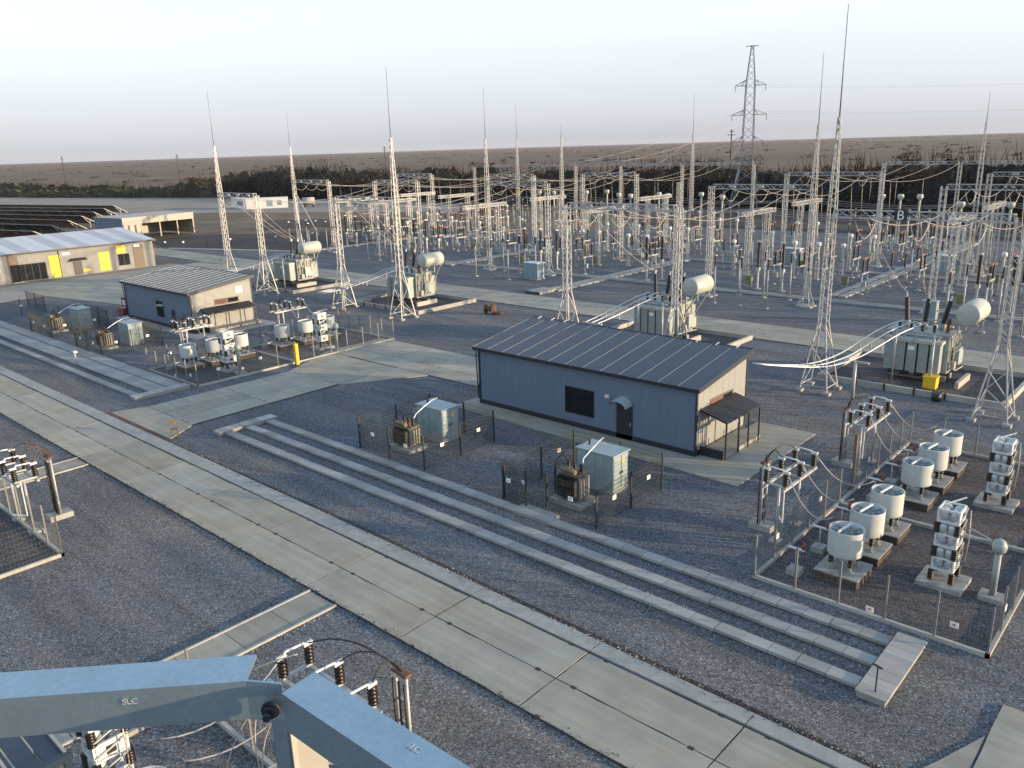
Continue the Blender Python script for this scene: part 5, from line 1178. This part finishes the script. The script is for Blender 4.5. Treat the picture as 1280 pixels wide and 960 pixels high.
# ---------------------------------------------------------------- vegetation
mat('leaf_dark', (0.020, 0.023, 0.022), 0.9, var=0.45, scale=0.25, big=0.3, bigs=0.05)
mat('leaf_brown', (0.060, 0.044, 0.030), 0.9, var=0.4, scale=0.3)
mat('leaf_green', (0.052, 0.055, 0.034), 0.9, var=0.4, scale=0.2, big=0.3, bigs=0.04)
mat('bark', (0.05, 0.04, 0.035), 0.9, var=0.3)
def leaf_blob(mb, c, r, h, n, sz, rr):
    for _ in range(n):
        a = rr.uniform(0, 2 * math.pi); q = rr.random() ** .55; f = rr.random() ** .8
        x = c[0] + math.cos(a) * r * q; y = c[1] + math.sin(a) * r * q
        z = c[2] + f * h * (1 - .6 * q * q) * (0.75 + .35 * noise.noise(Vector((x * .25, y * .25, 0))))
        s = sz * rr.uniform(.5, 1.3); u = Vector((rr.uniform(-1, 1), rr.uniform(-1, 1), rr.uniform(-.7, 1))).normalized(); v = u.orthogonal().normalized() * s; w_ = u.cross(v).normalized() * s * rr.uniform(.6, 1.1)
        k = len(mb.v); p = Vector((x, y, z)); mb.v += [tuple(p - v), tuple(p + w_), tuple(p + v * .9)]; mb.face([k, k + 1, k + 2])
rb = random.Random(3)
def BH(p): return max(0.0, 0.5 + .75 * noise.noise(Vector((p.x * .035, p.y * .035, 1))) + .35 * noise.noise(Vector((p.x * .13, p.y * .13, 5))))
def belt(name, label, pts, width, h0, h1, nblob, nleaf, mtl, twigs=0):
    b = MB(); 
    segs = [(Vector((*pts[i], 0)), Vector((*pts[i + 1], 0))) for i in range(len(pts) - 1)]; tot = sum((b_ - a).length for a, b_ in segs)
    for _ in range(nblob):
        d = rb.uniform(0, tot)
        for a, c in segs:
            L = (c - a).length
            if d <= L: break
            d -= L
        p = a.lerp(c, d / L); nn = Vector((-(c - a).y, (c - a).x, 0)).normalized(); p = p + nn * rb.uniform(-width / 2, width / 2)
        hh = h0 + (h1 - h0) * BH(p) + rb.uniform(-1, 1) * .12 * h1
        b.use(rb.choice(mtl)); leaf_blob(b, (p.x, p.y, -.5), rb.uniform(1.6, 3.4) * (h1 / 9), max(1.0, hh), nleaf, .42 * (h1 / 9) ** .5, rb)
    for _ in range(int(nblob * 1.6)):                               # bare twigs standing out of the mass
        d = rb.uniform(0, tot)
        for a, c in segs:
            L = (c - a).length
            if d <= L: break
            d -= L
        nn = Vector((-(c - a).y, (c - a).x, 0)).normalized(); p = a.lerp(c, d / L) + nn * rb.uniform(-width / 2, width / 2)
        hh = (h0 + (h1 - h0) * BH(p)) * rb.uniform(.6, 1.12); k = len(b.v); ww = rb.uniform(.06, .16)
        b.use('leaf_brown'); b.v += [(p.x - ww, p.y, hh * .55), (p.x + ww, p.y + ww, hh * .55), (p.x + rb.uniform(-2.2, 2.2), p.y + rb.uniform(-2.2, 2.2), hh)]; b.face([k, k + 1, k + 2])
    b.use(mtl[0])                                            # tangled inner mass
    for row, (off, hf) in enumerate(((-width * .35, .62), (0, .85), (width * .35, .72))):
        for (a, c) in segs:
            L = (c - a).length; n = max(2, int(L / 2.2)); nn = Vector((-(c - a).y, (c - a).x, 0)).normalized(); k = len(b.v)
            for q in range(n + 1):
                p = a.lerp(c, q / n) + nn * (off + rb.uniform(-1.5, 1.5)); hh = (h0 + (h1 - h0) * BH(p)) * hf * rb.uniform(.7, 1.05)
                b.v.append((p.x, p.y, -.5)); b.v.append((p.x, p.y, hh)); p2 = p + nn * rb.uniform(1, 3); b.v.append((p2.x, p2.y, hh * .8))
            for q in range(n): b.face([k + 3 * q, k + 3 * q + 3, k + 3 * q + 4, k + 3 * q + 1]); b.face([k + 3 * q + 1, k + 3 * q + 4, k + 3 * q + 5, k + 3 * q + 2])
    o = b.build(name); return tag(o, kind='stuff', label=label, cat='trees')
belt('tree_belt', 'dark leafless tree belt behind the yard, read as one mass', [(-300, 186), (-228, 191), (-120, 192), (-58, 212), (30, 182), (120, 170)], 24, 7.0, 15.5, 2600, 80, ['leaf_dark', 'leaf_dark', 'leaf_brown'])
belt('shrub_belt', 'low green brown scrub bank behind the pale field on the left', [(-1000, 150), (-560, 150), (-430, 150), (-300, 186)], 44, 2.5, 8.5, 1200, 44, ['leaf_green', 'leaf_brown', 'leaf_green', 'leaf_dark'])
belt('brown_scrub', 'brown scrub strip rising behind the dark tree belt', [(-500, 290), (-200, 262), (-60, 285), (60, 250), (200, 240)], 70, 1.5, 12.0, 1400, 40, ['leaf_brown', 'leaf_brown', 'leaf_green'])
# scattered bushes on the plain: one stuff object
b = MB()
for _ in range(650):
    d = 700 * (1 + rb.random() ** 1.5 * 9); a = R(rb.uniform(88, 170)); x = 57 + d * math.cos(a); y = -18 + d * math.sin(a)
    b.use(rb.choice(['leaf_brown', 'leaf_dark', 'leaf_green', 'leaf_brown'])); leaf_blob(b, (x, y, -.5), rb.uniform(3, 9), rb.uniform(1.5, 4.5), 34, 1.2, rb)
tag(b.build('plain_bushes'), 'scattered far bushes over the brown plain', 'bushes', kind='stuff')
def tree(x, y, h, r, label, m_):
    t = thing('tree', label, 'tree', (x, y, -.5), 0, 'single trees rising above the tree belt')
    b = MB().use('bark'); b.bar((0, 0, 0), (0, 0, h * .55), .5, .25, n=6)
    for k in range(7): an = k * .9; b.bar((0, 0, h * (.3 + .04 * k)), (math.cos(an) * r * .6, math.sin(an) * r * .6, h * (.65 + .03 * k)), .22, .07, n=5)
    b.build('trunk', t); b = MB()
    for k in range(9):
        b.use(rb.choice(m_)); an = rb.uniform(0, 6.28); leaf_blob(b, (math.cos(an) * r * .45, math.sin(an) * r * .45, h * rb.uniform(.35, .6)), r * .5, h * .38, 60, .4, rb)
    b.build('crown', t)
for x, y, h, r, lb in ((-196, 186, 15, 4.2, 'rounded bare tree above the belt right of the second mast'), (-262, 194, 12.5, 4, 'reddish bare tree above the belt left of the second mast'), (-90, 215, 15, 5, 'brown tree in the belt behind the lightning masts'), (-16, 225, 17, 4.5, 'yellow brown tree right of the pylon'), (-70, 240, 17, 6, 'brown tree left of the pylon')):
    tree(x, y, h, r, lb, ['leaf_brown', 'leaf_dark'])

# ---------------------------------------------------------------- foreground steel
def flange(name_root, T, h, mtl='galv_beam'):
    pass
def prism(mb, top, dz):
    k = len(mb.v); mb.v += [tuple(p) for p in top] + [(p[0], p[1], p[2] - dz) for p in top]; n = len(top)
    mb.face([k + i for i in range(n)]); mb.face([k + n + i for i in reversed(range(n))])
    for i in range(n): mb.face([k + i, k + n + i, k + n + (i + 1) % n, k + (i + 1) % n])
Z = 16.42
t = thing('steel_frame', 'bluish galvanised steel angle beams with a bolt crossing the lower left corner', 'steel beam', (55.0, -18, 15.0))
def rel(p): return (p[0] - 55.0, p[1] + 18, p[2] - 15.0)
P0 = Vector((55.66, -17.55, Z)); P1 = Vector((55.73, -17.62, Z)); dr = Vector((-.40, -.42, 0)).normalized()
b = MB().use('galv_beam'); prism(b, [rel(P0), rel(P0 + dr * 2.2 + Vector((0, .0, 0))), rel(P1 + dr * 2.2), rel(P1)], .008); 
e1 = Vector((55.80, -17.575, Z)); e0 = P1
ZD = Vector((0, 0, -.0081)); prism(b, [rel(P1 + ZD + Vector((-.004, .004, 0))), rel(P1 + ZD + dr * 2.2 + Vector((-.004, .004, 0))), rel(P1 + ZD + dr * 2.2), rel(P1 + ZD)], .092)
prism(b, [rel(P1 + Vector((-.004, .004, 0))), rel(P1), rel(e1), rel(e1 + Vector((-.004, .005, 0)))], .10)
b.build('left_beam', t)
dr2 = Vector((1, .035, 0)).normalized(); q0 = Vector((55.82, -17.5, Z)); q1 = Vector((55.83, -17.592, Z))
b = MB().use('galv_beam'); prism(b, [rel(q1), rel(q1 + dr2 * 1.4), rel(q0 + dr2 * 1.4), rel(q0)], .008); prism(b, [rel(q1 + ZD), rel(q1 + ZD + dr2 * 1.4), rel(q1 + ZD + dr2 * 1.4 + Vector((0, .006, 0))), rel(q1 + ZD + Vector((0, .006, 0)))], .088); b.build('right_beam', t)
b = MB().use('galv_beam'); b.box(55.735 - 55, -17.575 + 18, 0.3, 55.80 - 55, -17.565 + 18, Z - 15 - .02); b.build('upright', t)
b = MB().use('garage_wall'); b.quad(rel((55.812, -17.575, Z - .09)), rel((55.835, -17.50, Z - .09)), rel((55.835, -17.50, Z - 1.0)), rel((55.812, -17.575, Z - 1.0))); b.box(.812, .425, 0.4, .816, .50, Z - 15 - .1); b.build('upright_flange', t)  # galvanised steel too; the warm pale colour paints in the sunlight
bl = MB().use('trim_dark'); bl.lathe([(.021, 0), (.021, .006)], (0, 0, 0), 18); bl.lathe([(.015, .006), (.015, .018)], (0, 0, 0), 6); bl.lathe([(.0085, .018), (.0085, .034)], (0, 0, 0), 10); bo = bl.build('bolt', t)
bo.location = rel((55.79, -17.600, Z - .055)); bo.rotation_euler = (R(90), 0, R(40))
def stamp(txt, p, ax, up, size, nm):
    fc = bpy.data.curves.new('stamp', 'FONT'); fc.body = txt; fc.size = size; fc.extrude = .0006
    fo = bpy.data.objects.new('tmp', fc); col.objects.link(fo); bpy.context.view_layer.update()
    me = bpy.data.meshes.new_from_object(fo.evaluated_get(bpy.context.evaluated_depsgraph_get())); bpy.data.objects.remove(fo)
    me.materials.clear(); me.materials.append(MATS['aluminium'])
    ax = ax.normalized(); n_ = ax.cross(up).normalized(); up = n_.cross(ax)
    o = link(nm, me, t); o.matrix_local = Matrix(((ax.x, up.x, n_.x, p[0]), (ax.y, up.y, n_.y, p[1]), (ax.z, up.z, n_.z, p[2]), (0, 0, 0, 1)))
stamp('SLC', rel(P1 - dr * -.27 + Vector((0, 0, -.035)) + Vector((.002, -.003, 0))), -dr, Vector((0, 0, 1)), .021, 'stamped_letters')
stamp('SLC', rel(q1 + dr2 * .33 + Vector((0, .055, .001))), dr2, Vector((0, 1, 0)), .021, 'stamped_letters')
WIRES = [[(55.643, -17.559, 16.268), (55.619, -17.594, 16.234), (55.613, -17.621, 16.179), (55.613, -17.641, 16.13)], [(55.645, -17.558, 16.266), (55.644, -17.576, 16.224), (55.656, -17.586, 16.168), (55.676, -17.587, 16.12)], [(55.679, -17.536, 16.242), (55.666, -17.558, 16.216), (55.669, -17.575, 16.168), (55.679, -17.585, 16.12)], [(55.618, -17.547, 16.356), (55.641, -17.52, 16.37), (55.664, -17.494, 16.382), (55.694, -17.464, 16.39)]]
for k, pts in enumerate(WIRES):
    P = [Vector(p) for p in pts]; sm = []
    for q in range(13):
        f = q / 12; sm.append(P[0] * (1 - f) ** 3 + P[1] * 3 * f * (1 - f) ** 2 + P[2] * 3 * f * f * (1 - f) + P[3] * f ** 3)
    tag(MB().use('conductor').tube(sm, .0032, 5).build('thin_wire'), ('thin pale wire curving down left of the bolt', 'thin pale wire hanging straight down left of the bolt', 'thin pale wire hanging from the bolt', 'thin pale wire bridging the gap between the two steel beams')[k], 'wire', 'thin wires on the steel beams')
# haze
h_ = MB().use('plain'); h_.box(-7500, -2600, -7.5, 2600, 7500, 44); ho = h_.build('haze'); ho.data.materials.clear()
hm_ = bpy.data.materials.new('haze'); hm_.use_nodes = True; n = hm_.node_tree.nodes; n.remove(n['Principled BSDF']); pv = n.new('ShaderNodeVolumePrincipled'); pv.inputs['Density'].default_value = 0.00003; pv.inputs['Color'].default_value = (.86, .88, .95, 1)
hm_.node_tree.links.new(pv.outputs[0], n['Material Output'].inputs['Volume']); ho.data.materials.append(hm_); tag(ho, kind='stuff')
for o in list(bpy.data.objects):
    if '_used' in o: del o['_used']
